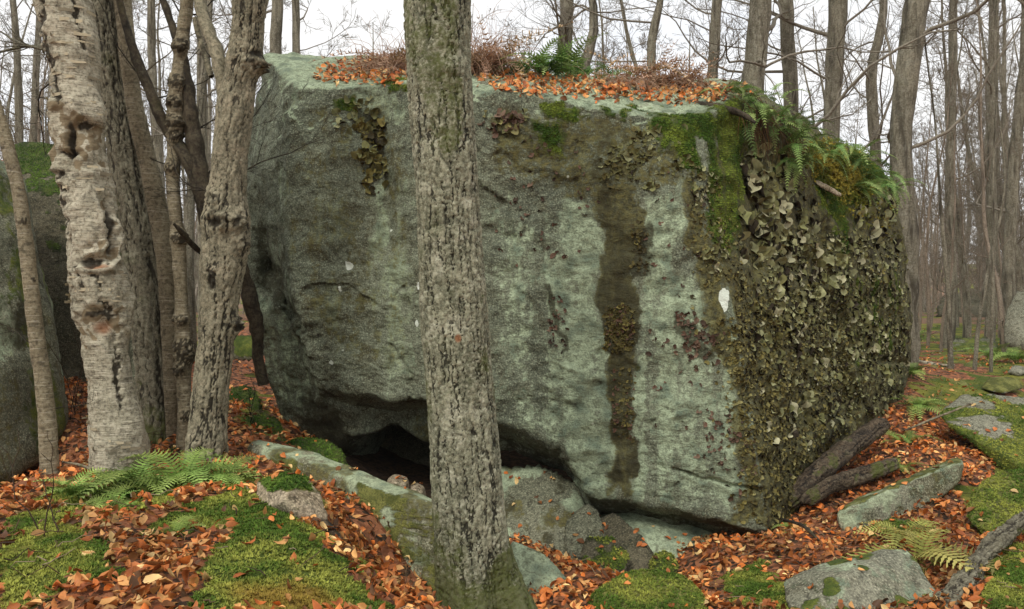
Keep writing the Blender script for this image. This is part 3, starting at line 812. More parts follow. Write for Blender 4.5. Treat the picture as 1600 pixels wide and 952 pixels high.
rock('rock', PP(0,(350,690,6.4),(375,655,6.5),(400,646,6.6),(440,650,6.5),(448,700,6.2),(380,710,6.0),(440,720,6.0)), M['shade'],
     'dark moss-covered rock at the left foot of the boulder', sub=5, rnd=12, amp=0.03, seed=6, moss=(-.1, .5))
rock('rock', PP(0,(345,650,7.6),(362,606,7.8),(385,598,7.9),(408,615,7.7),(412,650,7.4),(360,665,7.3)), M['shade'],
     'small bright mossy rock in the gap left of the boulder', sub=5, rnd=12, amp=0.03, seed=7, moss=(-.5, .2))
rock('rock', PP(0,(352,560,9.5),(365,525,9.6),(395,520,9.7),(415,540,9.6),(410,570,9.3)), M['green'],
     'far mossy rock glimpsed through the gap left of the boulder', sub=4, rnd=12, amp=0.04, seed=8, moss=(-.3, .4))
rock('rock', PP(0,(388,775,3.95),(402,752,3.95),(445,738,3.98),(478,748,3.92),(500,772,3.86),(510,808,3.75),(480,835,3.62),(420,815,3.66),(400,800,3.8),(505,840,3.8),(450,770,3.68),(470,790,4.2)), M['tan'],
     'bare tan rock poking out of the mossy mound beside the slab', sub=5, rnd=120, amp=0.022, freq=5, seed=9, cuts=4, moss=(.55, 1.0))
# stones that carry the boulder on its right
rock('rock', PP(0,(930,792,6.1),(1000,780,6.2),(1080,795,6.2),(1150,822,6.1),(1125,850,5.8),(1070,900,5.45),(1030,872,5.45),(985,835,5.6),(940,815,5.8),(960,900,5.8),(1100,900,5.9)), M['green'],
     'pale green slanting slab under the right lip of the boulder', sub=6, rnd=120, amp=0.02, seed=10, cuts=4, pale=pale_top(-.6, .3, .95))
rock('rock', PP(0,(924,800,5.8),(960,800,5.75),(1005,838,5.5),(1045,900,5.25),(990,915,5.2),(940,860,5.5),(925,830,5.7),(960,900,5.9)), M['shade'],
     'dark purplish rock leaning on the pale slab beneath the boulder', sub=5, rnd=120, amp=0.018, seed=11, cuts=4)
rock('rock', PP(0,(1010,892,5.2),(1022,862,5.25),(1045,856,5.3),(1064,878,5.2),(1060,895,5.1),(1030,900,5.0)), M['shade'],
     'small mossy brown stone at the foot of the pale slab', 'stone', sub=4, rnd=10, amp=0.018, seed=12, moss=(.1, 1.0))
rock('rock', PP(0,(760,722,6.3),(845,727,6.2),(900,755,6.0),(922,800,5.85),(926,868,5.5),(880,890,5.4),(790,872,5.55),(760,790,5.95),(800,900,6.2),(850,800,5.75)), M['green'],
     'blocky greenish rock under the boulder right of the plated tree', sub=5, rnd=120, amp=0.03, seed=13, cuts=4, film=lambda V, vn: dict(pale=.95 * sstep(-.25, .2, fbm(V * 2.2, 3, 5)), dark=.7 * sstep(.1, .4, fbm(V * 2.8, 3, 55)), brown=.6 * sstep(.0, .35, fbm(V * 3.1, 3, 65))))
rock('rock', PP(0,(885,790,5.8),(910,780,5.8),(938,790,5.75),(952,845,5.5),(940,885,5.35),(890,880,5.4),(882,835,5.6),(920,890,5.8)), M['green'],
     'cracked grey green stone wedged in the middle under the boulder', 'stone', sub=5, rnd=120, amp=0.025, seed=14, cuts=4)
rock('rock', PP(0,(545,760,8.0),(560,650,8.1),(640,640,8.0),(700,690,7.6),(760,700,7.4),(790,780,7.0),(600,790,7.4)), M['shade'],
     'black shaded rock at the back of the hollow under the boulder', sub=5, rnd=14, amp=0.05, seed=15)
rock('rock', PP(0,(900,880,5.25),(915,840,5.4),(960,838,5.45),(985,870,5.25),(975,900,5.1),(910,900,5.15),(950,890,5.6)), M['shade'],
     'dark chipped stone in the leaves below the purplish rock', 'stone', sub=5, rnd=120, amp=0.016, seed=53, cuts=4, moss=(.5, 1.1))
# right side
rock('rock', PP(0,(905,975,4.0),(925,925,4.1),(965,893,4.25),(1020,887,4.3),(1075,905,4.2),(1115,945,4.05),(1120,985,3.9),(1000,985,3.7),(1000,900,4.6)), M['slab'],
     'low domed rock wholly covered with green moss, bottom centre', sub=5, rnd=10, amp=0.03, seed=16, moss=(-1.2, -.4))
rock('rock', PP(0,(1195,945,3.9),(1225,905,4.0),(1300,876,4.05),(1380,858,4.1),(1415,862,4.1),(1440,885,4.0),(1478,950,3.8),(1490,1000,3.7),(1200,1010,3.6),(1330,1000,3.5),(1320,900,3.75),(1400,900,4.5),(1250,920,4.5)), M['grey'],
     'rounded grey rock with dark moss spots in the lower right', sub=6, rnd=120, amp=0.02, seed=17, cuts=4,
     tufts=False, film=lambda V, vn: dict(pale=.3 + .5 * fbm(V * 3, 3, 4), moss=.95 * sstep(.2, .3, fbm(V * 5.5, 2, 17)) + .8 * sstep(-.1, .2, fbm(V * 3, 2, 9)) * sstep(P(1300, 900, 3.9)[0], P(1220, 900, 3.9)[0], V[:, 0])))
rock('stone_slab', PP(0,(1305,802,5.42),(1322,792,5.42),(1400,760,5.6),(1490,722,5.86),(1505,722,5.9),(1503,752,5.86),(1440,802,5.62),(1345,840,5.36),(1312,838,5.36),(1303,818,5.4),
     (1330,782,5.8),(1410,748,6.0),(1492,714,6.2),(1505,716,6.15),(1360,830,5.75),(1460,785,6.0)), M['slab'],
     'narrow grey slab propped up on a stone among the leaves right of the boulder', 'slab', sub=6, rnd=30, amp=0.016, freq=5, seed=18, tufts=False,
     film=lambda V, vn: dict(moss=.75 * sstep(.5, .95, vn[:, 2] + .4 * fbm(V * 5, 3, 3)), pale=.9 * sstep(.1, .7, vn[:, 2] + .4 * fbm(V * 4, 3, 8)), brown=.6 * sstep(.3, -.2, vn[:, 2] + .5 * fbm(V * 4, 3, 6)), dark=.8 * sstep(-.1, -.6, vn[:, 2])))  # dark mask paints the slab's under-shadow on its lower faces
rock('rock', PP(0,(1345,848,5.15),(1362,822,5.25),(1395,806,5.4),(1430,812,5.35),(1450,840,5.2),(1420,860,5.0)), M['green'],
     'low dark green stone propping up the narrow slab', 'stone', sub=5, rnd=12, amp=0.015, seed=19, moss=(.6, 1.2))
rock('rock', PP(0,(1462,640,7.3),(1475,622,7.5),(1500,612,7.7),(1570,618,7.8),(1660,616,7.9),(1680,700,6.6),(1600,730,6.3),(1530,690,6.7),(1480,662,7.0),(1600,760,6.3)), M['grey'],
     'broad low grey rock with a mossy front at the right edge', sub=6, rnd=120, amp=0.03, seed=20, cuts=4, film=lambda V, vn: dict(moss=sstep(.0, .35, fbm(V * 2.6, 3, 6) + 1.2 * sstep(.7, .35, V[:, 2]) - .12)))
rock('rock', PP(0,(1505,815,4.9),(1515,770,5.1),(1550,742,5.3),(1660,725,5.5),(1680,850,4.6),(1570,850,4.6),(1530,838,4.75),(1600,740,5.8)), M['slab'],
     'bright moss-cushioned rock at the right edge below the broad grey rock', sub=5, rnd=11, amp=0.04, seed=21, moss=(-.6, .1))
rock('rock', PP(0,(1500,985,3.6),(1545,905,3.9),(1580,870,4.1),(1660,850,4.2),(1700,1000,3.4),(1560,1010,3.4),(1640,870,4.6)), M['slab'],
     'mossy rock in the bottom right corner beyond the fallen branch', sub=5, rnd=11, amp=0.03, seed=22, moss=(-.3, .5))
rock('rock', PP(0,(1415,630,8.9),(1424,610,9.0),(1440,606,9.05),(1452,622,8.9),(1450,640,8.7),(1430,640,8.7)), M['grey'],
     'small dark rounded stone by the right foot of the boulder', 'stone', sub=4, rnd=10, amp=0.02, seed=23, moss=(.4, 1.0))
rock('rock', PP(0,(1474,548,15),(1490,528,15.5),(1530,523,15.8),(1560,530,15.6),(1566,545,15),(1520,556,14.5)), M['green'],
     'flat pale green rock on the leafy ground behind the saplings', sub=5, rnd=12, amp=0.05, seed=24, moss=(.5, 1.1))
rock('rock', PP(0,(1568,540,13.5),(1574,480,13.8),(1590,448,14),(1650,430,14.2),(1680,545,13),(1600,550,13)), M['grey'],
     'tall pale grey rock face at the right edge among the trees', sub=5, rnd=16, amp=0.06, seed=25)
rock('rock', PP(0,(1455,500,26),(1470,466,27),(1500,458,27),(1540,452,27.5),(1560,480,26),(1545,505,25)), M['shade'],
     'dark low outcrop far back among the grey trunks', sub=5, rnd=14, amp=0.15, freq=1.5, seed=26)
for k, (a, b, w, h, Y, lab) in enumerate([(1446, 590, 26, 14, 10.4, 'small mossy stone beside the pale fallen stick'), (1590, 578, 34, 14, 10.8, 'flat grey stone half sunk in bright moss at the right edge'),
                                         (1520, 575, 40, 18, 11.5, 'low green moss cushion on a stone between the saplings'), (1565, 602, 70, 26, 9.6, 'wide moss-covered hump above the broad grey rock'), (1490, 605, 60, 26, 9.6, 'moss-covered hump behind the small dark stone')]):
    rock('rock', PP(0,(a-w/2,b+6,Y),(a-w*.35,b-h*.4,Y+.15),(a,b-h*.6,Y+.25),(a+w*.35,b-h*.4,Y+.15),(a+w/2,b+6,Y),(a,b+h*.6,Y-.3),(a,b,Y+.5)), M['slab' if k != 1 else 'grey'], lab, 'stone', sub=4, rnd=9, amp=0.03, seed=30 + k, moss=(-.9, -.2) if k != 1 else None)
# left side
rock('boulder', PP(0,(-160,760,5.6),(-140,190,6.2),(-20,235,6.4),(28,262,6.6),(55,400,6.5),(92,540,6.4),(112,640,6.3),(100,700,6.2),(60,735,5.9),(0,790,5.4),(-60,800,5.2),(-150,300,7.8),(30,280,8),(100,600,8)), M['green'],
     'tall grey green boulder filling the left edge behind the thin sapling', 'boulder', sub=6, rnd=26, amp=0.07, freq=1.8, seed=40, tufts=False,
     film=lambda V, vn: dict(moss=.6 * sstep(.0, .35, fbm(V * np.array([2.2, 2.2, 1]), 4, 38)), pale=.6 * sstep(.0, .35, fbm(V * np.array([2, 2, 1.2]), 4, 8)), brown=.4 * sstep(-.1, .3, fbm(V * np.array([2, 2, .8]), 4, 18)), dark=.6 * sstep(.05, .4, fbm(V * np.array([2.5, 2.5, 1]), 4, 28) + .3 * sstep(1.0, .4, V[:, 2]))))
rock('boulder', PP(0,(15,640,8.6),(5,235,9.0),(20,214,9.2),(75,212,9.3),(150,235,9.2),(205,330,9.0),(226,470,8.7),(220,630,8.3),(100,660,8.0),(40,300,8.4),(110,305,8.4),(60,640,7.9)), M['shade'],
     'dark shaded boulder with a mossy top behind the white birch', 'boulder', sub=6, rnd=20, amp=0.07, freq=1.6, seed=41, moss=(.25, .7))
rock('rock', PP(0,(196,640,7.4),(200,520,7.5),(215,495,7.6),(232,510,7.5),(236,640,7.3),(215,650,7.1)), M['green'],
     'pale green stone block between the birch and the furrowed trunk', sub=5, rnd=24, amp=0.02, seed=42)
rock('rock', PP(0,(352,640,6.6),(300,300,8),(330,330,8.2)), M['green'], 'x', sub=4) if False else None
rock('rock', PP(0,(225,735,5.5),(260,700,5.6),(300,690,5.65),(312,730,5.4),(280,745,5.3),(240,745,5.3)), M['shade'],
     'little mossy rock between the feet of the birch and the rough trunk', sub=4, rnd=10, amp=0.02, seed=43, moss=(-.2, .4))
# on the boulder's top
rock('stone', PP(0,(735,152,6.15),(742,128,6.3),(770,122,6.4),(800,132,6.4),(806,150,6.2),(770,156,6.0),(790,140,6.7)), M['green'],
     'smooth grey green stone lying on the boulder top right of the plated tree', 'stone', sub=5, rnd=10, amp=0.012, seed=44)
rock('stone', PP(0,(925,176,6.0),(950,160,6.15),(1010,158,6.2),(1058,172,6.1),(1062,186,5.9),(990,190,5.82),(940,184,5.85),(1000,170,6.5)), M['grey'],
     'flat pale stone embedded in moss on the boulder rim', 'stone', sub=5, rnd=16, amp=0.014, seed=45, pale=pale_top(.2, .8, .7), moss=(1.0, 1.3))
rock('stone', PP(0,(1060,172,6.1),(1095,164,6.2),(1128,172,6.15),(1125,186,5.98),(1075,188,5.92),(1090,178,6.5)), M['tan'],
     'small tan stone beside the flat pale stone on the boulder rim', 'stone', sub=4, rnd=14, amp=0.012, seed=46)
# ------------------------------------------------------------ near trunks
def trunk_grid(pts, nth, nz):
    """pts: (px, py, width px, depth). Returns grid of axis points, radii"""
    c = []
    for p in pts:
        a = P(p[0], p[1], p[3]); c.append([*a, p[2] / 2 / F * p[3]])
    c = crom(np.array(c), nz)
    th = np.linspace(-np.pi, np.pi, nth, endpoint=False)
    return c, th

def near_trunk(pts, mat, disp, nth, nz, name='trunk', parent=None, origin=(0, 0, 0)):
    c, th = trunk_grid(pts, nth, nz)
    s = np.concatenate([[0], np.cumsum(np.linalg.norm(np.diff(c[:, :3], axis=0), axis=1))])
    t = np.gradient(c[:, :3], axis=0); t /= np.linalg.norm(t, axis=1)[:, None]
    rt = np.cross(t, np.array([0, 1.0, 0])); rt *= np.sign(rt[:, :1] + 1e-9); rt /= np.linalg.norm(rt, axis=1)[:, None]
    fw = np.cross(rt, t); fw *= -np.sign(fw[:, 1:2]); fw /= np.linalg.norm(fw, axis=1)[:, None]
    D = np.sin(th)[None, :, None] * rt[:, None] + np.cos(th)[None, :, None] * fw[:, None]
    base = c[:, None, :3] + c[:, 3][:, None, None] * D
    TH = np.tile(th, (nz, 1)); SS = np.tile(s[:, None], (1, nth)); RR = np.tile(c[:, 3][:, None], (1, nth))
    B = base.reshape(-1, 3)
    dr, a = disp(TH.ravel(), SS.ravel(), RR.ravel(), B, *proj(B))
    V = B + D.reshape(-1, 3) * dr[:, None]
    i = np.arange(nz - 1)[:, None] * nth; j = np.arange(nth)[None]; k = (j + 1) % nth
    Q = np.stack([i + j, i + nth + j, i + nth + k, i + k], -1).reshape(-1, 4)
    a = {k_: np.asarray(v) + np.zeros(len(V)) for k_, v in a.items()}
    me = new_mesh(name, V - np.asarray(origin), Q, None, mat, a)
    o = link(name, me, parent)
    return o, V

def plates(th, s, R, V, wu, wv, depth, seed, warp=0.35, sharp=0.2):
    """scaly bark: long plates parted by furrows, each broken crosswise into flat, tilted scales"""
    circ = 2 * np.pi * np.median(R)
    nu = max(4, int(round(circ / wu)))
    w1 = fbm(V * np.array([9, 9, 5]), 2, seed); w2 = fbm(V * 8, 2, seed + 4); wh = fbm(V * 34, 3, seed + 6, .6); wk = fbm(V * np.array([30, 30, 40]), 3, seed + 7, .6)
    u = (th / (2 * np.pi) + 0.5) * nu + warp * (1.5 * w1) + .15 * wh
    v = s / wv + warp * 1.2 * w2 + .12 * wk
    f1, f2, cid = worley2(u, v, nu, seed)
    e = f2 - f1
    su, sv = u * 2 + .5 * w2 + .2 * wk, v * (wv / (wu * 1.25)) + .8 * w1 + .22 * wh
    g1, g2, c2, lu, lv = worley2(su, sv, nu * 2, seed + 9, True)
    e2 = g2 - g1
    rr_ = np.median(R)
    n1 = fbm(np.stack([np.sin(th) * rr_ / (wu * 1.25), np.cos(th) * rr_ / (wu * 1.25), s / (wv * 5.5)], 1) + .22 * np.stack([wh, wk, 0 * wh], 1), 2, seed + 30, .45)
    long_ = sstep(0, .16, np.abs(n1))                                     # long sinuous furrows
    open_ = .75 * sstep(-.55, .3, w2 + 0.7 * (cid - .5) + .4 * w1)            # some furrows are closed
    sharp = sharp * np.clip(.35 + 1.3 * sstep(-.5, .6, w1 + .6 * wk), .3, 1.8)
    fur = sstep(0.0, 1, e / sharp)
    fur0 = fur; fur = np.minimum(fur * .45 + .55, 1) * 1.0
    h = (1 - (1 - fur0) * (.12 + .5 * open_)) * (.25 + .75 * long_) * depth * 1.05
    tl = ((c2 * 7.13) % 1 - .5) * lu * .5 + ((c2 * 3.71) % 1 - .65) * lv * 1.1
    h += depth * (.34 * tl + .40 * (c2 - .5)) * fur
    crk = sstep(0.09, 0.01, e2) * ((c2 * 5.3) % 1 > .55)
    h -= .30 * depth * crk
    h += depth * (.14 * wh + .10 * fbm(V * 90, 2, seed + 20))
    crack = sstep(.65, .15, e / sharp) * (0.25 + 0.75 * open_)
    crack = np.maximum(crack * .75, .5 * crk)
    crack = np.maximum(crack, sstep(.55, .12, long_))
    return h - depth, np.clip(crack, 0, 1), 0.45 * cid + 0.55 * c2

TREES = {}
# --- the plated tree in front of the boulder
def d_front(th, s, R, V, px, py):
    h, cr, ti = plates(th, s, R, V, 0.032, 0.10, 0.0135, 3, sharp=.26)
    lump = 0.014 * fbm(V * np.array([4, 4, 1.6]), 3, 30)
    root = sstep(0.7, 0.0, V[:, 2]) ** 2
    fl = root * (0.01 + 0.04 * np.cos(3 * th + 1.1) + 0.03 * np.cos(5 * th + .4))
    knot = 0.02 * np.exp(-(((px - 704) / 16) ** 2 + ((py - 105) / 14) ** 2)) * (np.cos(th) > 0)
    moss = 0.8 * sstep(1.15, -.1, V[:, 2] + .4 * fbm(V * 4, 3, 8)) + 0.5 * sstep(0.05, .5, fbm(V * np.array([3, 3, 1.3]), 3, 18))
    rust = np.exp(-(((px - 716) / 7) ** 2 + ((py - 529) / 8) ** 2)) * (np.cos(th) > 0)
    return h + lump + fl + knot, dict(crack=cr, tint=ti, moss=np.clip(moss, 0, 1), rust=rust)
base = P(752, 985, 4.02)
tr = empty('tree', base, 'tree with grey plated bark standing right in front of the boulder', 'tree')
near_trunk([(770,1060,175,4.02),(762,1000,165,4.02),(752,950,140,4.02),(744,900,122,4.02),(737,850,114,4.01),(733,800,110,4),(727,700,108,4),(718,600,107,4),(711,500,103,4),(703,400,97,4),(697,300,97,4),(691,200,101,4),(687,100,104,4),(683,0,104,4),(680,-150,100,4),(676,-350,84,4.02),(670,-600,40,4.1)],
     M['plate'], d_front, 190, 800, parent=tr, origin=base)
TREES['front'] = tr

# --- white birch, scarred
BIRCH = [(190,800,100,5.2),(188,760,92,5.2),(185,735,86,5.2),(186,690,84,5.2),(178,640,72,5.2),(172,590,66,5.2),(166,540,72,5.2),(163,500,92,5.2),(160,470,98,5.2),(153,430,92,5.2),(147,390,84,5.2),(143,350,84,5.2),(136,300,82,5.2),(126,250,80,5.2),(121,210,82,5.2),(122,180,88,5.2),(118,140,78,5.2),(114,90,82,5.2),(106,40,86,5.2),(96,0,92,5.2),(84,-60,84,5.2),(70,-160,74,5.2),(40,-330,62,5.25),(20,-600,46,5.3),(10,-900,20,5.4)]
BIRCH = [(a_, b_, w_ * (.80 if b_ < 640 else .9), y_) for a_, b_, w_, y_ in BIRCH]
def d_birch(th, s, R, V, px, py):
    fr = (np.cos(th) > -0.1)
    j = 5 * fbm(V * 14, 3, 5); j2 = 3 * fbm(V * 30, 2, 6)
    X, Y = px + j + j2, py + 1.3 * j + j2
    peel = np.zeros(len(V))
    for poly in [[(76,158),(100,160),(134,183),(170,197),(164,262),(128,268),(90,262),(80,220)], [(150,300),(172,310),(178,398),(168,408),(126,404),(118,392),(150,380),(160,350)],
                 [(128,480),(190,476),(186,512),(172,545),(140,530)], [(120,500),(132,488),(136,545),(128,540)]]:
        peel = np.maximum(peel, sstep(2.5, -2.5, sdpoly(X, Y, poly)) * fr)
    bark = 1 - peel
    h = 0.017 * bark
    for cx, cy, rx, ry, dp in [(112,222,7,32,-.05),(110,240,17,7,-.05),(146,411,21,6,-.06),(168,360,5,42,-.045),(170,318,8,9,-.03),(158,488,32,5,-.03),(178,540,7,18,-.025),(182,722,6,14,-.02),(160,505,24,22,-.015),(180,640,5,30,-.006),(132,200,14,10,-.03)]:
        h += dp * np.exp(-(((X - cx) / rx) ** 2 + ((Y - cy) / ry) ** 2) ** 1.6) * fr
    for pts, wd, hp in [([(148,315),(158,350),(160,385),(140,402)],6,.035), ([(172,345),(180,370),(176,410),(168,422)],5.5,.04), ([(122,420),(150,424),(172,424)],5,.025), ([(78,160),(104,166),(136,186),(168,198)],5,.022),
                        ([(92,262),(120,262),(140,272)],6,.02), ([(84,170),(82,230),(92,262)],6,.02), ([(126,484),(158,496),(192,478)],5,.028), ([(206,460),(208,500),(200,520)],6,.025), ([(118,180),(104,215),(106,236)],5,.02), ([(168,665),(196,668),(224,655)],8,.008), ([(150,690),(180,700),(220,670)],6,.008)]:
        h += hp * sstep(wd * 1.5, 0, sdline(X, Y, pts)) * fr
    rough = 0.014 * fbm(V * np.array([9, 9, 6]), 4, 15) + 0.02 * fbm(V * np.array([4.5, 4.5, 4]), 3, 16) * sstep(640, 560, py) + .02 * fbm(V * np.array([7, 7, 7]), 3, 19, ridged=True) * sstep(600, 480, py) * sstep(100, 200, py)
    horiz = 0.004 * fbm(V * np.array([14, 14, 75]), 3, 17)
    # long furrow between the two stems of the top
    fur = np.zeros(len(V))
    for pts, wd in [([(66,-40),(70,40),(84,110),(98,165)],5), ([(112,-10),(120,40),(128,75)],4), ([(100,270),(106,340),(110,380)],2.5), ([(146,430),(160,450),(170,482)],2), ([(158,455),(164,480)],2), ([(130,432),(134,455)],2), ([(122,410),(126,440)],2),([(180,545),(184,600),(186,640)],3)]:
        fur = np.maximum(fur, sstep(wd * 1.3, wd * .2, sdline(X, Y, pts) + 7 * fbm(V * 22, 3, 77)) * fr)
    h -= 0.02 * fur
    root = sstep(0.85, 0.42, V[:, 2]) ** 2 * (0.01 + 0.025 * np.cos(3 * th + .5) + .02 * np.cos(5 * th))
    edge = np.zeros(len(V))
    crack = np.clip(0.75 * fur + sstep(.1, .5, fbm(V * np.array([5, 5, 40]), 4, 44)) * .5 * bark, 0, 1)
    for cx, cy, rx, ry in [(112,222,6,34),(110,241,18,5),(146,412,22,6),(169,360,4,42),(158,493,32,4),(132,196,14,6)]:
        crack = np.maximum(crack, np.exp(-(((X - cx) / rx) ** 2 + ((Y - cy) / ry) ** 2) ** 2) * fr)
    rust = np.maximum(np.exp(-(((px - 150) / 18) ** 2 + ((py - 418) / 5) ** 2)), .8 * np.exp(-(((px - 160) / 22) ** 2 + ((py - 512) / 16) ** 2))) * fr
    darkb = 0.55 * sstep(.05, .45, fbm(V * np.array([5, 5, 3]), 4, 71)) * sstep(88, 76, px) * (py < 200)
    return h + rough + horiz + root, dict(crack=np.maximum(crack, darkb), tint=0.5 + 0.6 * fbm(V * 4, 3, 9), wood=peel * .75 * sstep(-.35, .25, fbm(V * 11, 3, 31)), rust=rust, moss=.7 * sstep(.62, .45, V[:, 2] + .2 * fbm(V * 6, 2, 3)))
base = P(188, 755, 5.2)
tb = empty('birch_tree', base, 'old white birch with a scarred, gaping trunk and peeling bark', 'birch tree')
near_trunk(BIRCH, M['birch'], d_birch, 150, 520, parent=tb, origin=base)
TREES['birch'] = tb
# curling strips of bark on the birch
mb = MB()
for k in range(260):
    t = RNG.random(); py = -20 + 720 * t
    if 185 < py < 265 or 300 < py < 425 or 480 < py < 650: continue
    cx = np.interp(py, [p[1] for p in BIRCH[::-1]], [p[0] for p in BIRCH[::-1]]); w = np.interp(py, [p[1] for p in BIRCH[::-1]], [p[2] for p in BIRCH[::-1]])
    a = RNG.uniform(-1.35, 1.35); r = w / 2 / F * 5.2 + .021
    L = RNG.uniform(.02, .10); hgt = RNG.uniform(.006, .028); curl = RNG.uniform(.008, .035)
    c = P(cx, py, 5.2); n = 5; V = []
    for i in range(n):
        aa = a + (i / (n - 1)) * L / r
        rr = r + curl * (i / (n - 1)) ** 2
        for z in (0, 1): V.append([c[0] + rr * math.sin(aa), c[1] - rr * math.cos(aa), c[2] + (z - .5) * hgt * (1 - .5 * i / n) + RNG.uniform(-.002, .002)])
    mb.add(V, [[2 * i, 2 * i + 2, 2 * i + 3, 2 * i + 1] for i in range(n - 1)], col=np.array(S(190, 178, 148)[:3]) * RNG.uniform(.45, 1.05))
o = link('bark_curls', mb.mesh('bark_curls', M['twig'], base), tb); tag(o, kind='stuff')

# --- furrowed trunk behind the birch with its smooth side stem
def d_furrow(th, s, R, V, px, py):
    h, cr, ti = plates(th, s, R, V, 0.045, 0.2, 0.024, 23, warp=.45, sharp=.3)
    root = sstep(0.95, 0.45, V[:, 2]) ** 2 * (0.015 + .03 * np.cos(4 * th + 1))
    return h + root + .012 * fbm(V * 3, 3, 2), dict(crack=cr * .9, tint=ti, moss=.6 * sstep(1.4, .5, V[:, 2] + .5 * fbm(V * 3, 3, 4)))
def d_smooth(seed, knots=(), amp=.006):
    def f(th, s, R, V, px, py):
        h = amp * fbm(V * np.array([7, 7, 4]), 4, seed) + .0022 * fbm(V * np.array([18, 18, 70]), 3, seed + 2)
        cr = .6 * sstep(.25, .55, fbm(V * np.array([9, 9, 26]), 4, seed + 5))
        for (kx, ky, rad, hp) in knots:
            g = np.exp(-(((px - kx) / rad) ** 2 + ((py - ky) / (rad * 1.1)) ** 2))
            rg = .5 + .9 * np.abs(fbm(V * 40, 3, seed + 8))
            h = h + g * hp * rg
            cr = np.maximum(cr, .9 * sstep(.25, .6, g) * sstep(.0, .25, np.abs(fbm(V * 34, 3, seed + 9))))
        return h, dict(crack=cr, tint=.5 + .6 * fbm(V * 3, 3, seed + 1), moss=.35 * sstep(.9, .4, V[:, 2]))
    return f
base = P(250, 715, 5.95)
tf = empty('tree', base, 'dark furrowed trunk with a paler smooth side stem right behind the birch', 'tree')
near_trunk([(252,800,90,5.95),(250,740,74,5.95),(249,700,64,5.95),(246,620,62,5.95),(240,540,60,5.95),(232,470,60,5.95),(222,400,57,5.95),(210,320,52,5.95),(196,240,50,5.95),(184,160,50,5.95),(172,80,50,5.95),(160,0,52,5.95),(140,-150,50,6),(120,-400,40,6.1),(110,-800,18,6.2)], M['furrow'], d_furrow, 100, 360, parent=tf, origin=base)
near_trunk([(268,700,14,5.86),(268,600,22,5.8),(266,520,27,5.78),(262,440,28,5.77),(254,370,29,5.77),(243,310,29,5.77),(230,250,27,5.77),(218,200,26,5.78),(207,140,25,5.8),(198,60,26,5.82),(190,-20,26,5.85),(180,-200,20,5.9),(170,-500,8,6)], M['smooth'], d_smooth(31), 36, 200, name='side_stem', parent=tf, origin=base)

# --- knotty thin stem
base = P(287, 690, 5.6)
tk = empty('tree', base, 'thin knotty stem covered with burls between two thicker trunks', 'tree')
KN = [(283,70,10,.05),(280,76,8,.03),(276,128,12,.05),(272,160,11,.05),(270,190,12,.05),(278,192,8,.05),(274,214,11,.045),(268,262,9,.035),(280,372,11,.06),(283,500,9,.06),(287,542,14,.05),(290,560,13,.05),(282,580,10,.04),(290,650,10,.03)]
near_trunk([(287,760,26,5.6),(287,700,22,5.6),(288,640,20,5.6),(287,580,22,5.6),(285,500,21,5.6),(281,420,20,5.6),(275,340,20,5.6),(270,280,20,5.6),(272,220,20,5.6),(275,170,19,5.6),(280,100,19,5.6),(287,40,20,5.6),(292,0,20,5.6),(300,-150,16,5.6),(310,-400,7,5.6)], M['smooth'], d_smooth(41, KN), 48, 420, parent=tk, origin=base)

# --- rough plated trunk, knots and a dark dead fork beside it
def d_brown(th, s, R, V, px, py):
    h, cr, ti = plates(th, s, R, V, 0.040, 0.10, 0.016, 53)
    fr = np.cos(th) > -.2
    up_ = sstep(330, 260, py) * sstep(90, 130, py)               # smoother upper length
    h = h * (1 - .35 * up_); cr = cr * (1 - .3 * up_)
    for kx, ky, rx, ry, hp in [(396,95,20,15,.05),(405,105,10,14,.04),(340,345,18,14,.05),(368,345,20,16,.045),(330,430,10,16,.03),(368,505,11,14,.06),(372,520,8,10,.04),(378,380,14,20,.03),(334,310,12,20,.03)]:
        g = np.exp(-(((px - kx) / rx) ** 2 + ((py - ky) / ry) ** 2)) * fr
        h = h + hp * g * (.4 + 1.2 * np.abs(fbm(V * 26, 3, 8))); cr = np.maximum(cr, .8 * g * sstep(.05, .3, np.abs(fbm(V * 22, 3, 9))))
    for kx, ky, rx, ry, dp in [(336,348,12,8,-.04),(399,84,14,6,-.03),(330,440,7,14,-.03),(352,716,8,14,-.04),(412,92,6,10,-.02)]:
        g = np.exp(-(((px - kx) / rx) ** 2 + ((py - ky) / ry) ** 2) ** 1.5) * fr
        h = h + dp * g; cr = np.maximum(cr, g)
    root = sstep(0.95, 0.5, V[:, 2]) ** 2 * (0.01 + .03 * np.cos(4 * th + 2))
    return h + root + .014 * fbm(V * 4, 3, 2), dict(crack=cr, tint=ti, moss=.4 * sstep(.9, .5, V[:, 2] + .3 * fbm(V * 4, 2, 5)))
base = P(322, 725, 5.3)
tq = empty('tree', base, 'rough brown plated trunk with big knots just left of the boulder', 'tree')
near_trunk([(318,790,84,5.3),(320,740,72,5.3),(324,700,62,5.3),(328,640,56,5.3),(333,570,54,5.3),(339,510,55,5.3),(345,450,62,5.3),(351,390,70,5.3),(353,345,70,5.3),(356,290,56,5.3),(361,230,54,5.3),(367,180,54,5.3),(374,130,52,5.3),(382,90,52,5.3),(388,40,50,5.3),(392,0,52,5.3),(398,-150,50,5.3),(410,-400,40,5.35),(420,-800,16,5.4)], M['brownplate'], d_brown, 120, 480, parent=tq, origin=base)
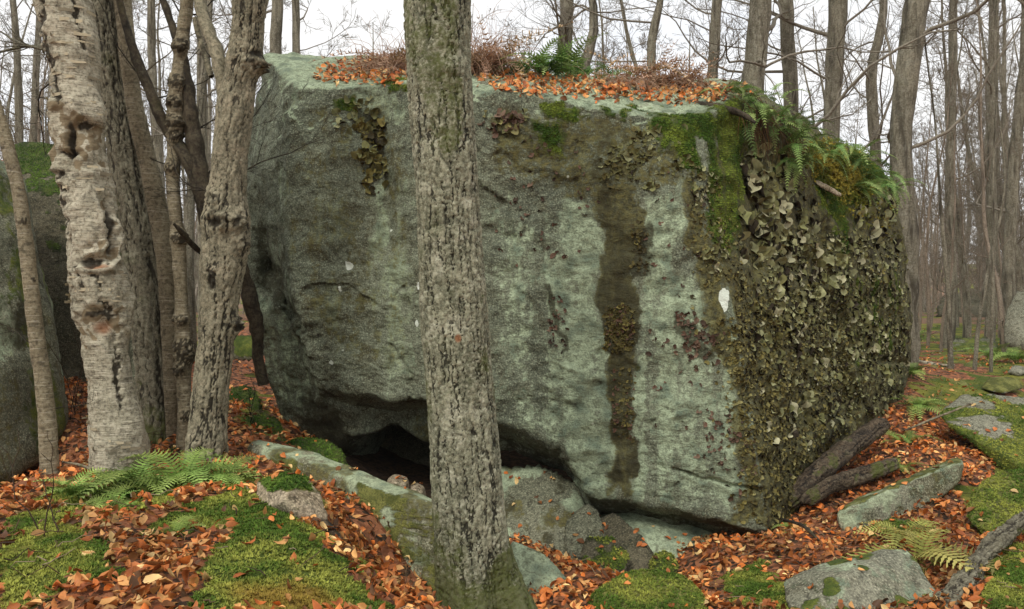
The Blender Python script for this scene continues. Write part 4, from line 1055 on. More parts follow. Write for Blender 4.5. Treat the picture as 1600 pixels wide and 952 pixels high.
def limb_px(pts, mat, name, parent, origin, sides=9, rough=.05, n=40, seed=0):
    c = crom(np.array([[*P(p[0], p[1], p[3]), p[2] / 2 / F * p[3]] for p in pts]), n)
    V, Q = tube(c[:, :3], c[:, 3], sides)
    ax = np.repeat(c[:, :3], sides, 0)
    V = V + (V - ax) * (rough * 6 * fbm(V * 9, 3, seed)[:, None])
    me = new_mesh(name, V - np.asarray(origin), Q, None, mat, {'tint': .5 + .5 * fbm(V * 5, 2, seed), 'crack': .6 * sstep(.1, .4, fbm(V * np.array([20, 20, 9]), 3, seed + 1))})
    return link(name, me, parent)
limb_px([(352,200,20,5.3),(345,120,20,5.32),(338,80,22,5.35),(322,40,20,5.4),(312,0,19,5.45),(300,-80,14,5.5),(290,-200,6,5.6)], M['brownplate'], 'limb', tq, base, seed=5)
limb_px([(330,120,9,5.45),(312,60,9,5.5),(304,28,8,5.5)], M['brownplate'], 'limb', tq, base, seed=6)

base = P(322, 330, 5.55)
td = empty('dead_tree', P(330, 400, 5.6), 'black dead forked stem slanting up behind the rough trunk', 'dead tree')
bo = P(330, 400, 5.6)
limb_px([(340,640,30,5.75),(338,480,28,5.7),(330,380,28,5.65),(318,305,27,5.62),(306,240,25,5.62),(297,170,22,5.62),(290,110,17,5.62),(277,65,13,5.63),(262,20,11,5.64),(250,-20,9,5.65),(230,-120,5,5.7)], M['darkwood'], 'trunk', td, bo, sides=14, n=120, seed=11)
limb_px([(318,302,22,5.62),(292,245,20,5.6),(262,205,18,5.58),(240,155,17,5.56),(215,95,15,5.55),(200,50,13,5.55),(186,0,11,5.55),(172,-60,8,5.55),(150,-160,4,5.6)], M['darkwood'], 'limb', td, bo, sides=12, n=110, seed=12)
limb_px([(312,310,13,5.6),(300,280,12,5.58),(284,245,9,5.56),(272,228,6,5.55)], M['darkwood'], 'limb', td, bo, sides=8, n=30, seed=13)
limb_px([(320,400,9,5.5),(300,382,9,5.4),(283,362,8,5.3),(272,350,5,5.25)], M['darkwood'], 'limb', td, bo, sides=8, n=30, seed=14)

# --- thin leaning sapling at the left edge
base = P(76, 752, 5.0)
tsap = empty('sapling', base, 'slender smooth-barked stem leaning in front of the left boulder', 'sapling')
near_trunk([(76,800,46,5.0),(76,760,36,5.0),(77,730,29,5.0),(75,680,26,5.0),(68,600,24,5.0),(58,530,24,5.0),(48,450,22,5.0),(40,380,22,5.0),(31,310,20,5.0),(20,260,20,5.0),(8,215,19,5.0),(-8,160,18,5.0),(-40,50,16,5.0),(-90,-150,8,5.0)], M['smooth'], d_smooth(61, [(52,437,5,.012),(38,345,6,.012)]), 36, 240, parent=tsap, origin=base)
# --- dark leaning stem added to stand for the dark gap beside the boulder
base = P(408, 590, 6.6)
tc_ = empty('dark_gap_stem', base, 'dark stem added for the dark gap at the left end of the boulder', 'snag')
limb_px([(412,600,20,6.6),(404,560,17,6.55),(402,520,20,6.5),(392,470,26,6.45),(380,430,22,6.4),(372,400,18,6.4),(360,360,10,6.4)], M['darkwood'], 'trunk', tc_, base, sides=12, n=60, seed=17)
# ------------------------------------------------------------ fallen leaves
PAL = np.array([S(202,124,78)[:3], S(216,154,108)[:3], S(184,104,62)[:3], S(158,84,50)[:3], S(224,182,142)[:3], S(126,78,52)[:3], S(210,112,58)[:3], S(192,138,98)[:3], S(98,64,46)[:3]])
PALW = np.array([.17, .13, .16, .12, .06, .12, .08, .08, .08])
def leaf_proto(seed, L=.056, W=.030):
    r = np.random.default_rng(seed)
    xs = [-.5, -.28, 0.02, .3, .5]; ws = [0, .72, 1.0, .66, 0]
    cup = r.uniform(-.55, .75); bend = r.uniform(-1.3, 1.3); tw = r.uniform(-1.3, 1.3)
    V = []
    for x, w in zip(xs, ws):
        for sgn in ((-1, 0, 1) if w else (0,)):
            y = sgn * w * .5 * W * (1 + r.uniform(-.12, .12)); X = x * L
            z = abs(y) * cup * 1.2 + bend * X * X / L * 1.1 + y * tw * x + r.uniform(-.002, .002)
            V.append([X + r.uniform(-.003, .003), y, z])
    T = [[0,1,2],[0,2,3]]
    for a in (1, 4):
        for q in (0, 1): T += [[a+q, a+3+q, a+4+q], [a+q, a+4+q, a+1+q]]
    T += [[7,10,8],[8,10,9]]
    T = np.array(T)[:, ::-1]
    vc = np.ones((11, 3)); vc[[0, 2, 5, 8, 10]] *= .82
    return np.array(V), T, vc
LEAVES = [leaf_proto(100 + k) for k in range(14)]

def leaf_scatter(name, O, Nn, mat, rng, size=(.5, 1.25), tilt=.5, pal=None, origin=(0, 0, 0), parent=None, bright=1.0):
    n = len(O)
    nn = Nn + rng.normal(0, tilt, (n, 3)); nn[:, 2] = np.abs(nn[:, 2]) + .05
    Mx = rotm(nn, rng.uniform(0, 6.28, n)) * rng.uniform(*size, n)[:, None, None]
    c = PAL[rng.choice(len(PAL), n, p=PALW)] * rng.uniform(.7, 1.4, (n, 1)) * bright * np.array([1.1, 1.2, .86])
    return Mx, c
def leaf_stuff(name, O, Mx, c, label=None, cat=None, parent=None, origin=(0, 0, 0)):
    mb = MB(); k = RNG.integers(0, len(LEAVES), len(O))
    for p in range(len(LEAVES)):
        s = k == p
        if not s.any(): continue
        PV, PT, vc = LEAVES[p]
        V = (np.einsum('nij,kj->nki', Mx[s], PV) + O[s][:, None]).reshape(-1, 3)
        m = s.sum(); T = (PT[None] + (np.arange(m) * len(PV))[:, None, None]).reshape(-1, 3)
        mb.add(V, None, T, np.repeat(c[s], len(PV), 0) * np.tile(vc, (m, 1)))
    o = link(name, mb.mesh(name, M['leaf'], origin), parent)
    return tag(o, label, cat, kind='stuff')

def ground_normals(x, y):
    e = .04
    dzx = (ground_z(x + e, y) - ground_z(x - e, y)) / (2 * e); dzy = (ground_z(x, y + e) - ground_z(x, y - e)) / (2 * e)
    n = np.stack([-dzx, -dzy, np.ones_like(x)], 1)
    return n / np.linalg.norm(n, axis=1)[:, None]

rng = np.random.default_rng(11)
def wedge(n, y0, y1, rng, m=.08):
    y = np.sqrt(rng.uniform(y0 ** 2, y1 ** 2, n)); x = (rng.uniform(-1, 1, n)) * (.64 + m) * y
    return x, y
xs, ys = [], []
for n, y0, y1 in [(11000, 2.2, 4.2), (20000, 4.2, 8.0), (9000, 8, 13), (7000, 13, 24)]:
    x, y = wedge(n, y0, y1, rng); xs.append(x); ys.append(y)
x, y = np.concatenate(xs), np.concatenate(ys)
# leaves do not lie inside the boulder's foot
inb = np.zeros(len(x), bool)
foot = FOOT
inb = sdpoly(x, y, foot) < 0
x, y = x[~inb], y[~inb]
z = ground_z(x, y)
mo = moss_mask(x, y, z)
keep = rng.random(len(x)) > np.where(y < 8, .965, .6) * sstep(.3, .75, mo)
keep &= ~((y > 9) & (fbm(np.stack([x, y, z], 1) * .5, 2, 4) > .12))
x, y, z = x[keep], y[keep], z[keep]
nn = ground_normals(x, y)
O = np.stack([x, y, z], 1) + nn * rng.uniform(.002, .04, (len(x), 1))
Mx, c = leaf_scatter('', O, nn, None, rng, tilt=.55)
br = .75 + .5 * sstep(-.3, .3, fbm(O * 1.3, 2, 6)); c = c * br[:, None]
px, py = proj(O)
d = np.linalg.norm(O - np.array([0, 0, CZ]), axis=1)
vis = (px > 5) & (px < 1595) & (py < 948) & ~((px > 685) & (px < 830)) & (py > 690)
order = np.argsort(np.where(vis, d, 1e9))[:300]
single = np.zeros(len(O), bool); single[order] = True
RO, RN = [], []
for lab, (ob, V, T, vn, a, tf_) in ROCKS.items():
    c_ = V[T].mean(1); nv = vn[T].mean(1)
    w = (nv[:, 2] > .72) * ((nv * (np.array([0, 0, CZ]) - c_)).sum(1) > 0) * 1.0
    if c_[:, 1].mean() > 8 or w.sum() < 5 or 'boulder top' in lab: continue
    ar = .5 * np.linalg.norm(np.cross(V[T[:, 1]] - V[T[:, 0]], V[T[:, 2]] - V[T[:, 0]]), axis=1) * w
    n = int(min(26, 3 + ar.sum() * 28)); f = rng.choice(len(T), n, p=ar / ar.sum())
    RO.append(c_[f] + nv[f] * .006); RN.append(nv[f])
RO = np.concatenate(RO); RM, RC = leaf_scatter('', RO, np.concatenate(RN), None, rng, tilt=.22)
leaf_stuff('fallen_leaves', np.concatenate([O[~single], RO]), np.concatenate([Mx[~single], RM]), np.concatenate([c[~single], RC]), 'copper brown beech leaves carpeting the forest floor around the rocks', 'leaf litter')
# the nearest leaves, one by one
HUE = ['copper orange', 'pale tan', 'rust brown', 'dark red-brown', 'bleached buff', 'dark brown', 'bright orange', 'dull tan', 'blackish brown']
LM = []
for k in range(63):
    PV, PT, vc = LEAVES[k % len(LEAVES)]
    LM.append((new_mesh('fallen_leaf', PV, None, PT, M['leaf_obj'], cols=vc * np.array([1.1, 1.2, .86]) * PAL[k % 9] * RNG.uniform(.8, 1.2)), HUE[k % 9]))
from mathutils import Matrix
for q, i in enumerate(order):
    h_ = int(RNG.choice(9, p=PALW)); me, hue = LM[h_ + 9 * int(RNG.integers(0, 7))]
    o = bpy.data.objects.new('fallen_leaf', me); COL.objects.link(o)
    o.matrix_world = Matrix([[*Mx[i][r], O[i][r]] for r in range(3)] + [[0, 0, 0, 1]])
    X, Yp = px[i], py[i]
    onm = moss_mask(O[i:i+1, 0], O[i:i+1, 1], O[i:i+1, 2])[0] > .5
    if X < 690:
        if onm: lab, g = 'beech leaf lying alone on the green moss cushions at lower left', 'single leaves on the lower left moss'
        elif X > 470: lab, g = 'dry beech leaf in the leaf-filled gutter beside the long slab', 'leaves in the gutter beside the slab'
        elif X < 160: lab, g = 'dry beech leaf in the lower left corner below the sapling', 'leaves in the lower left corner'
        elif Yp < 830: lab, g = 'dry beech leaf on the upper mound just below the fern row', 'leaves below the fern row'
        elif X < 300: lab, g = 'dry beech leaf in the drift between the two lower left moss cushions', 'leaves drifted on the mossy mound'
        else: lab, g = 'dry beech leaf bordering the largest moss cushion on the mound', 'leaves bordering the largest moss cushion'
    elif X < 1200: lab, g = 'dry beech leaf around the low mossy dome at bottom centre', 'leaves around the bottom centre moss dome'
    else: lab, g = 'dry beech leaf near the spotted grey rock and fallen branch', 'leaves by the lower right grey rock'
    tag(o, hue + ' ' + lab, 'leaf', g)

mb = MB()
tx, ty = wedge(900, 2.4, 9.0, rng); kk = sdpoly(tx, ty, foot) > 0; tx, ty = tx[kk], ty[kk]; tz = ground_z(tx, ty)
for i in range(len(tx)):
    L = rng.uniform(.05, .22); a_ = rng.uniform(0, 6.28); d_ = np.array([math.cos(a_), math.sin(a_), rng.normal(.08, .2)]); p_ = np.array([tx[i], ty[i], tz[i] + .03])
    q_ = [p_ + d_ * L * t_ + rng.normal(0, L * .05, 3) for t_ in np.linspace(-.5, .5, 5)]
    V_, Q_ = tube(q_, np.linspace(.0028, .0012, 5), 4)
    mb.add(V_, Q_, None, np.array([(S(92, 74, 56)), (S(140, 124, 100)), (S(60, 48, 38))][int(rng.integers(0, 3))][:3]))
tag(link('twig_litter', mb.mesh('twig_litter', M['twig'])), 'fine broken twigs strewn through the leaf litter', 'twigs', kind='stuff')

# leaves on top of the boulder
rng = np.random.default_rng(12)
O, Nn = [], []
TOPP = [([(490,122),(520,98),(640,84),(640,138),(500,130)], 800), ([(735,112),(1000,122),(1180,140),(1110,166),(1000,158),(800,150),(735,124)], 2300)]
for poly, n in TOPP:
    a = np.array(poly, float); c0 = 0
    while c0 < n:
        X = rng.uniform(a[:, 0].min(), a[:, 0].max()); Yp = rng.uniform(a[:, 1].min(), a[:, 1].max())
        c0 += 1
        if sdpoly(np.array([X]), np.array([Yp]), poly)[0] > -3 + 5 * rng.normal(): continue
        h, nv = on_boulder(X, Yp)
        if h is None or nv[2] < .15: continue
        O.append(h + np.array([0, 0, rng.uniform(.0, .035)])); Nn.append(nv)
O = np.array(O); Nn = np.array(Nn)
Mx, c = leaf_scatter('', O, Nn, None, rng, tilt=.6, bright=1.1)
leaf_stuff('leaf_drift', O, Mx, c, 'bright orange dead leaves drifted over the top of the boulder', 'leaf litter')

# ------------------------------------------------------------ moss
def tuft_proto(seed, n=5):
    r = np.random.default_rng(seed); V, T = [], []
    for k in range(n):
        a = 6.283 * k / n + r.uniform(-.4, .4); l = r.uniform(.6, 1.1); e = r.uniform(.35, 1.1); w = .22
        d = np.array([math.cos(a) * math.cos(e), math.sin(a) * math.cos(e), math.sin(e)]); s = np.array([-math.sin(a), math.cos(a), 0])
        b = len(V); V += [-s * w, s * w, d * l]; T.append([b, b + 1, b + 2])
    return np.array(V), np.array(T)
TUFTS = [tuft_proto(k) for k in range(4)]
def moss_scatter(name, O, Nn, rng, size, pal, parent=None, origin=(0, 0, 0), label=None, cat=None, shade=None):
    n = len(O)
    if n == 0: return
    nn = Nn + rng.normal(0, .18, (n, 3))
    Mx = rotm(nn, rng.uniform(0, 6.28, n)) * rng.uniform(.6, 1.3, n)[:, None, None] * size
    f = sstep(-.35, .35, fbm(O * 3.2, 3, 7) + .25 * rng.normal(0, .5, n))[:, None]
    c = (np.array(pal[0]) * (1 - f) + np.array(pal[1]) * f) * rng.uniform(.6, 1.35, (n, 1))
    if shade is not None: c = shade(O, c)
    mb = MB(); k = rng.integers(0, 4, n)
    for p in range(4):
        s = k == p
        PV, PT = TUFTS[p]; m = s.sum()
        V = (np.einsum('nij,kj->nki', Mx[s], PV) + O[s][:, None]).reshape(-1, 3)
        mb.add(V, None, (PT[None] + (np.arange(m) * len(PV))[:, None, None]).reshape(-1, 3), np.repeat(c[s], len(PV), 0))
    o = link(name, mb.mesh(name, M['moss'], origin, smooth=False), parent)
    return tag(o, label, cat, kind='stuff')
GREEN = (S(84, 110, 40)[:3], S(158, 162, 74)[:3])
DEEP = (S(60, 90, 32)[:3], S(110, 138, 56)[:3])
rng = np.random.default_rng(13)
x, y = wedge(125000, 2.3, 5.0, rng)
x2, y2 = wedge(30000, 5.0, 12.0, rng)
x, y = np.concatenate([x, x2]), np.concatenate([y, y2])
z = ground_z(x, y)
k = (moss_mask(x, y, z) > .35 + .3 * rng.random(len(x))) & (sdpoly(x, y, foot) > 0)
x, y, z = x[k], y[k], z[k]
O = np.stack([x, y, z], 1)
def ochre(O, c):
    px, py = proj(O)
    f = sstep(30, -30, sdpoly(px, py, [(370,915),(450,905),(520,952),(480,970),(380,965)]) + 30 * fbm(O * 4, 2, 3))[:, None] * .75
    return c * (1 - f) + np.array(S(158, 124, 56)[:3]) * f
moss_scatter('ground_moss', O, ground_normals(x, y), rng, .017, GREEN, label='soft green and ochre moss cushions covering the ground at left and right', cat='moss', shade=ochre)
for lab, (ob, V, T, vn, a, tf_) in ROCKS.items():
    if not tf_ or 'moss' not in a or V[:, 1].min() > 8.2: continue
    c = V[T].mean(1); nv = vn[T].mean(1)
    ar = .5 * np.linalg.norm(np.cross(V[T[:, 1]] - V[T[:, 0]], V[T[:, 2]] - V[T[:, 0]]), axis=1)
    w = ar * sstep(.45, .7, a['moss'][T].mean(1)) * ((nv * (np.array([0, 0, CZ]) - c)).sum(1) > 0)
    if w.sum() < 1e-4: continue
    n = int(min(9000, w.sum() * 9000 * (4.5 / c[:, 1].mean()) ** 2))
    f = rng.choice(len(T), n, p=w / w.sum()); b = rng.dirichlet((1, 1, 1), n)
    O = (V[T[f]] * b[..., None]).sum(1)
    moss_scatter('moss', O, nv[f], rng, .016, DEEP if c[:, 0].mean() < 0 else GREEN, parent=ob, origin=ob.location)
# moss on the boulder
w = sstep(.5, .8, B_attr['moss']) * (B_N[:, 1] < .5) * (B_px > 380) * (B_px < 1450)
idx = np.nonzero(w > .2)[0]; idx = rng.choice(idx, min(17000, len(idx)), replace=False)
moss_scatter('moss', B_V[idx], B_N[idx], rng, .017, (S(68, 96, 34)[:3], S(124, 140, 56)[:3]), parent=boulder, origin=B_O)

# ------------------------------------------------------------ rock tripe (leafy lichen) on the boulder
def lobe(seed, na=10):
    r = np.random.default_rng(seed); V = [[0, 0, 0]]; T = []
    th_ = np.arange(na) * 6.283 / na; ro = 1 + .26 * np.sin(th_ * 2 + r.uniform(0, 6)) + .16 * np.sin(th_ * 3 + r.uniform(0, 6)) + r.uniform(-.06, .06, na)
    for q, f in enumerate((.55, 1.0)):
        for k in range(na):
            a = 6.283 * k / na
            zz = (.10, .32)[q] + (.11, .36)[q] * math.sin(a * 3 + r.uniform(0, 1.2)) + r.uniform(-.03, .03) * f + .30 * f * math.sin(a)
            V.append([math.cos(a) * ro[k] * f, math.sin(a) * ro[k] * f, zz])
    for k in range(na):
        j = (k + 1) % na
        T += [[0, 1 + k, 1 + j], [1 + k, 1 + na + k, 1 + na + j], [1 + k, 1 + na + j, 1 + j]]
    vc = np.ones((1 + 2 * na, 3)); vc[0] *= .6; vc[1:1 + na] *= .85
    return np.array(V), np.array(T), vc
BIGL = [lobe(k, 18) for k in range(12)]; SML = [lobe(40 + k, 8) for k in range(8)]
rng = np.random.default_rng(14)
GO = (S(160, 160, 114)[:3], S(126, 126, 78)[:3], S(186, 182, 144)[:3], S(104, 100, 54)[:3])
BR = (S(130, 120, 64)[:3], S(98, 88, 42)[:3], S(152, 144, 90)[:3], S(72, 64, 32)[:3])
RD = (S(112, 84, 66)[:3], S(86, 66, 48)[:3], S(128, 104, 84)[:3], S(70, 54, 40)[:3])
spots = []      # (hit, normal, radius, colour)
def put(poly, n, r0, r1, pal, jit=1.0, power=1.0, nzs=None, thr=-.1):
    a = np.array(poly, float)
    for _ in range(n):
        X = rng.uniform(a[:, 0].min(), a[:, 0].max()); Yp = rng.uniform(a[:, 1].min(), a[:, 1].max())
        if sdpoly(np.array([X]), np.array([Yp]), poly)[0] > 17 * rng.normal(): continue
        h, nv = on_boulder(X, Yp)
        if h is None or (abs(X - 1131) < 17 and abs(Yp - 470) < 26): continue
        if nzs and perlin(h[None] * nzs, 77)[0] < thr + .15 * rng.normal(): continue
        spots.append((h, nv, r0 + (r1 - r0) * rng.random() ** power, np.array(pal[rng.choice(4, p=(.4, .3, .16, .14))]) * rng.uniform(.6, 1.05)))
put([(1148,270),(1185,262),(1196,300),(1196,380),(1160,378),(1146,340)], 52, .04, .085, (GO[2], GO[0], GO[0], GO[1]))
put([(1160,230),(1215,250),(1265,320),(1285,430),(1262,470),(1205,440),(1180,380)], 230, .025, .065, GO)
put([(1340,310),(1400,300),(1412,380),(1350,390)], 70, .035, .075, GO)
put([(1150,380),(1290,400),(1330,560),(1320,660),(1240,700),(1170,480)], 420, .022, .05, GO, power=1.6)
put([(1290,380),(1415,370),(1420,590),(1340,660),(1300,560)], 900, .018, .045, GO, power=1.8, nzs=3, thr=-.25)
put([(1140,440),(1330,520),(1330,690),(1255,790),(1200,830),(1185,740),(1160,600)], 3600, .009, .021, BR, power=1.6)
put([(1170,380),(1420,360),(1420,600),(1330,690),(1200,500)], 3000, .010, .023, (GO[1], GO[3], GO[0], BR[0]), power=1.5, nzs=2.5, thr=-.3)
put([(1080,270),(1130,330),(1170,440),(1180,640),(1200,820),(1165,800),(1150,640),(1120,470),(1085,360)], 1900, .008, .018, BR, power=1.4)
put([(925,200),(1060,205),(1085,290),(1020,300),(960,290)], 330, .012, .034, (GO[1], GO[3], GO[0], BR[1]), power=2, nzs=4, thr=-.1)
put([(1075,240),(1110,290),(1140,440),(1110,400),(1080,310)], 300, .014, .032, GO, power=1.5, nzs=5, thr=-.15)
put([(945,478),(990,478),(990,550),(945,545)], 420, .009, .02, (BR[1], BR[0], RD[0], BR[3]))
put([(955,575),(994,580),(992,690),(958,690)], 160, .008, .015, (BR[1], RD[0], BR[0], BR[3]))
put([(1052,490),(1085,500),(1122,545),(1112,568),(1062,525)], 130, .010, .024, RD)
put([(858,460),(872,470),(886,540),(874,550)], 70, .010, .022, RD)
put([(560,190),(588,200),(605,280),(592,300),(575,262)], 150, .02, .05, (GO[3], BR[0], GO[1], BR[3]))
put([(525,150),(560,160),(590,210),(560,205)], 60, .018, .04, (GO[1], GO[3], GO[0], GO[1]))
put([(750,178),(830,185),(820,210),(760,205)], 60, .018, .045, (RD[0], BR[2], GO[1], RD[2]))
put([(985,345),(1015,345),(1010,430),(990,430)], 70, .010, .022, (BR[3], BR[1], BR[3], BR[0]))
put([(1000,260),(1100,280),(1120,480),(1150,780),(1050,700),(1000,540)], 60, .010, .022, RD)
put([(770,200),(940,230),(930,420),(780,420)], 60, .010, .022, RD)
put([(1110,640),(1170,640),(1180,780),(1100,760)], 160, .009, .02, RD, nzs=4, thr=0)
spots.sort(key=lambda s: -s[2] / s[0][1])
def pose(sp):
    h, nv, r, c = sp
    n_ = nv + rng.normal(0, .35, 3) + np.array([0, 0, .25])
    return rotm(n_[None], np.array([rng.uniform(0, 6.28) if r < .03 else rng.normal(0, .6)]))[0] * r
for k, sp in enumerate(spots[:290]):
    PV, PT, vc = BIGL[k % len(BIGL)]
    V = PV @ pose(sp).T
    o = link('rock_tripe', new_mesh('rock_tripe', V, None, PT, M['tripe'], cols=vc * sp[3]), boulder, sp[0] + sp[1] * .004 - B_O)
mb = MB()
for k, sp in enumerate(spots[290:]):
    PV, PT, vc = SML[k % len(SML)]
    mb.add(PV @ pose(sp).T + sp[0] + sp[1] * .002, None, PT, vc * sp[3])
tag(link('rock_tripe_crust', mb.mesh('rock_tripe_crust', M['tripe'], B_O), boulder), kind='stuff')
# ------------------------------------------------------------ ferns
def frond_mesh(seed, L=.4, pairs=17, wmax=.085, arch=.5, droop=.3, shape='lance', mat='fern', col=(S(96,124,48)[:3], S(150,170,84)[:3]), curl=.0, stalk=.16):
    r = np.random.default_rng(seed); mb = MB()
    n = 16; s = np.linspace(0, 1, n)
    ax = np.stack([L * (s - .12 * s ** 3), L * .06 * np.sin(s * 3 + seed) * s, L * (arch * s - (arch + droop) * s ** 2)], 1)
    V, Q = tube(ax, np.linspace(.0028, .0008, n) * (L / .4), 4); c0 = np.array(col[0]); c1 = np.array(col[1])
    mb.add(V, Q, None, c0 * .7)
    for i in range(pairs):
        t = stalk + (1 - stalk) * (i + .3) / pairs
        p = np.array([np.interp(t, s, ax[:, k]) for k in range(3)]); q = np.array([np.interp(min(t + .05, 1), s, ax[:, k]) for k in range(3)]) - p
        q /= np.linalg.norm(q) + 1e-9
        u = (t - stalk) / (1 - stalk)
        l = wmax * (L / .4) * ((math.sin(math.pi * (.16 + .84 * u) ** .8) ** .8 + .06) if shape == 'lance' else (1 - u) ** .8 + .05) * r.uniform(.85, 1.1)
        sp = L * (1 - stalk) / pairs
        for sd in (-1, 1):
            lat = np.array([-q[1] * 0 + .0, sd, 0.]) + q * (.25 + .35 * u)
            lat /= np.linalg.norm(lat); nrm = np.cross(q, lat) * sd; nrm /= np.linalg.norm(nrm)
            m = 7; pts, fc = [], []
            for k in range(m):
                a = k / (m - 1); hw = sp * .62 * (1 - a) ** .55 * (1.0 if k % 2 else .5) * (.95 if shape != 'lance' else .85)
                if k == m - 1: hw = .0004
                ctr = p + lat * l * a - nrm * (-.18 * l * a * a * (1 + r.uniform(-.5, 1.5) * (1 + 4 * curl))) + np.array([0, 0, -.25 * l * a * a])
                pts += [ctr - q * hw + nrm * .0015, ctr, ctr + q * hw + nrm * .0015]
            for k in range(m - 1):
                b = 3 * k; fc += [[b, b + 3, b + 4, b + 1], [b + 1, b + 4, b + 5, b + 2]]
            mb.add(pts, fc, None, (c0 * (1 - u) + c1 * u) * r.uniform(.75, 1.2))
    return mb.mesh('frond', M[mat])
G1 = (S(106,138,58)[:3], S(176,196,108)[:3]); G2 = (S(98,134,62)[:3], S(172,192,116)[:3]); G3 = (S(138,138,62)[:3], S(188,184,106)[:3]); BRN = (S(190,150,114)[:3], S(222,188,156)[:3])
FR = dict(wood=[frond_mesh(k, .4, 17, .09, .55, .35 + .08 * k, col=G1) for k in range(5)],
          poly=[frond_mesh(20 + k, .4, 15, .09, .45, .35 + .1 * k, col=G2, shape='tri') for k in range(5)],
          yellow=[frond_mesh(30 + k, .4, 15, .10, .5, .3 + .1 * k, col=G3) for k in range(4)],
          dead=[frond_mesh(40 + k, .4, 12, .06, .5, .9 + .3 * k, col=BRN, mat='deadfern', curl=.8) for k in range(5)])
def fern(pos, kind, n, L, label, rng, az=None, el=(.0, .7), group=None, cat='fern', name='fern', spread=.03):
    e = empty(name, pos, label, cat, group)
    ms = FR[kind]
    for k in range(n):
        o = link('frond', ms[int(rng.integers(0, len(ms)))], e)
        a = (rng.uniform(0, 6.283) if az is None else rng.uniform(*az))
        o.rotation_euler = (rng.normal(0, .2), -rng.uniform(*el), a)
        s = L / .4 * rng.uniform(.65, 1.15); o.scale = (s, s, s)
        o.location = (rng.normal(0, spread), rng.normal(0, spread), rng.uniform(-.01, .01))
    return e
rng = np.random.default_rng(21)
def gp(px, py, Y, lift=.0):
    p = P(px, py, Y); p[2] = float(ground_z(np.array([p[0]]), np.array([p[1]]))[0]) + lift; return p
for px, py, Y, k, n, L, el, lab in [
    (285,762,4.55,'wood',13,.36,(.1,.7),'bright green fern spreading widely in front of the rough plated trunk'),
    (215,775,4.5,'wood',12,.32,(.1,.8),'green fern at the foot of the birch, left of the widest fern'),
    (345,765,4.5,'wood',9,.24,(.0,.5),'small pale fern at the right end of the fern row by the slab'),
    (120,790,4.4,'wood',10,.2,(.3,1.0),'small bushy fern between the sapling and the birch'),
    (175,815,3.9,'wood',7,.2,(.0,.5),'low pale fern lying over leaves on the mossy mound'),
    (285,850,3.35,'wood',4,.13,(.1,.6),'tiny pale fern sprig among leaves in the middle of the mound'),
    (470,795,3.95,'wood',4,.10,(.0,.4),'tiny fern sprig beside the bare tan rock'),
    (1445,905,4.35,'yellow',8,.42,(.1,.6),'yellowing fern arching over leaves beside the fallen branch'),
    (1400,850,4.9,'yellow',5,.3,(.1,.6),'small yellowing fern at the foot of the propped slab'),
    (1410,690,6.9,'wood',7,.2,(.1,.7),'small light green fern among the leaves above the propped slab'),
    (1435,640,8.0,'wood',10,.3,(.2,.8),'bright green fern beside the broad grey rock'),
    (1400,720,6.3,'wood',4,.16,(.1,.6),'little fern sprig by the end of the second log'),
    (1420,590,9.6,'wood',9,.32,(.3,.9),'green fern tuft by the far right foot of the boulder'),
    (1590,560,12,'wood',10,.4,(.3,.9),'dense green fern behind the flat stone at the right edge'),
    (1550,555,12.5,'wood',10,.4,(.3,.9),'dense green fern clump left of its neighbour near the tall rock'),
    (1430,520,17,'wood',10,.5,(.3,.9),'distant fern clump beside the boulder among far leaves'),
    (1240,790,5.6,'wood',4,.12,(.0,.5),'tiny fern sprig at the lower right corner of the boulder'),
    (1320,655,6.9,'wood',6,.2,(.2,.8),'fern sprigs growing at the right base of the boulder above the logs')]:
    fern(gp(px, py, Y), k, n + 3, L * 1.18, lab, rng, el=(el[0] + .2, el[1] + .25))
def bt(px, py, Y0=None):
    h, n = on_boulder(px, py)
    if h is None:
        p = P(px, py, Y0 or 7.0); zt = drop_boulder(p[0], p[1]); p[2] = zt if zt is not None else p[2]; return p, np.array([0, 0, 1.0])
    return h, n
def topfern(px, py, k, n, L, lab, el, az=None, spread=.05, Y0=None, **kw):
    h, nn = bt(px, py, Y0); return fern(h - nn * .01, k, n, L, lab, rng, az=az, el=el, spread=spread, **kw)
for px, py, n, L, lab in [(818,116,16,.42,'green fern on the boulder top next to the heap of dead fern'), (858,118,18,.42,'green fern in the middle of the row on the boulder top'),
                          (902,121,16,.36,'green fern on the boulder top below the bent trunk'), (940,126,12,.24,'low green fern at the right end of the row on the boulder top')]:
    topfern(px, py, 'poly', n, L, lab, (.3, 1.2), Y0=6.5, spread=.10)
for px, py, n, L, lab in [(748,112,20,.46,'tall heap of dead brown fern on the boulder right of the plated tree'), (772,112,14,.36,'heap of russet dead fern beside the green ferns on the boulder'), (608,112,18,.42,'dead brown fern heap on the boulder left of the plated tree'),
                          (632,108,16,.46,'dead fern tuft hugging the left side of the plated tree'), (985,126,18,.30,'dead russet fern tuft on the boulder top right of the green ferns'), (1025,128,20,.32,'dead russet fern tuft in the middle of the boulder top'),
                          (1070,132,18,.30,'dead russet fern tuft near the right end of the leaf drift'), (726,112,12,.42,'dead fern half hidden behind the plated tree')]:
    topfern(px, py, 'dead', n, L, lab, (.4, 1.5), Y0=7.2, name='dead_fern', cat='dead fern', spread=.09)
mb = MB()
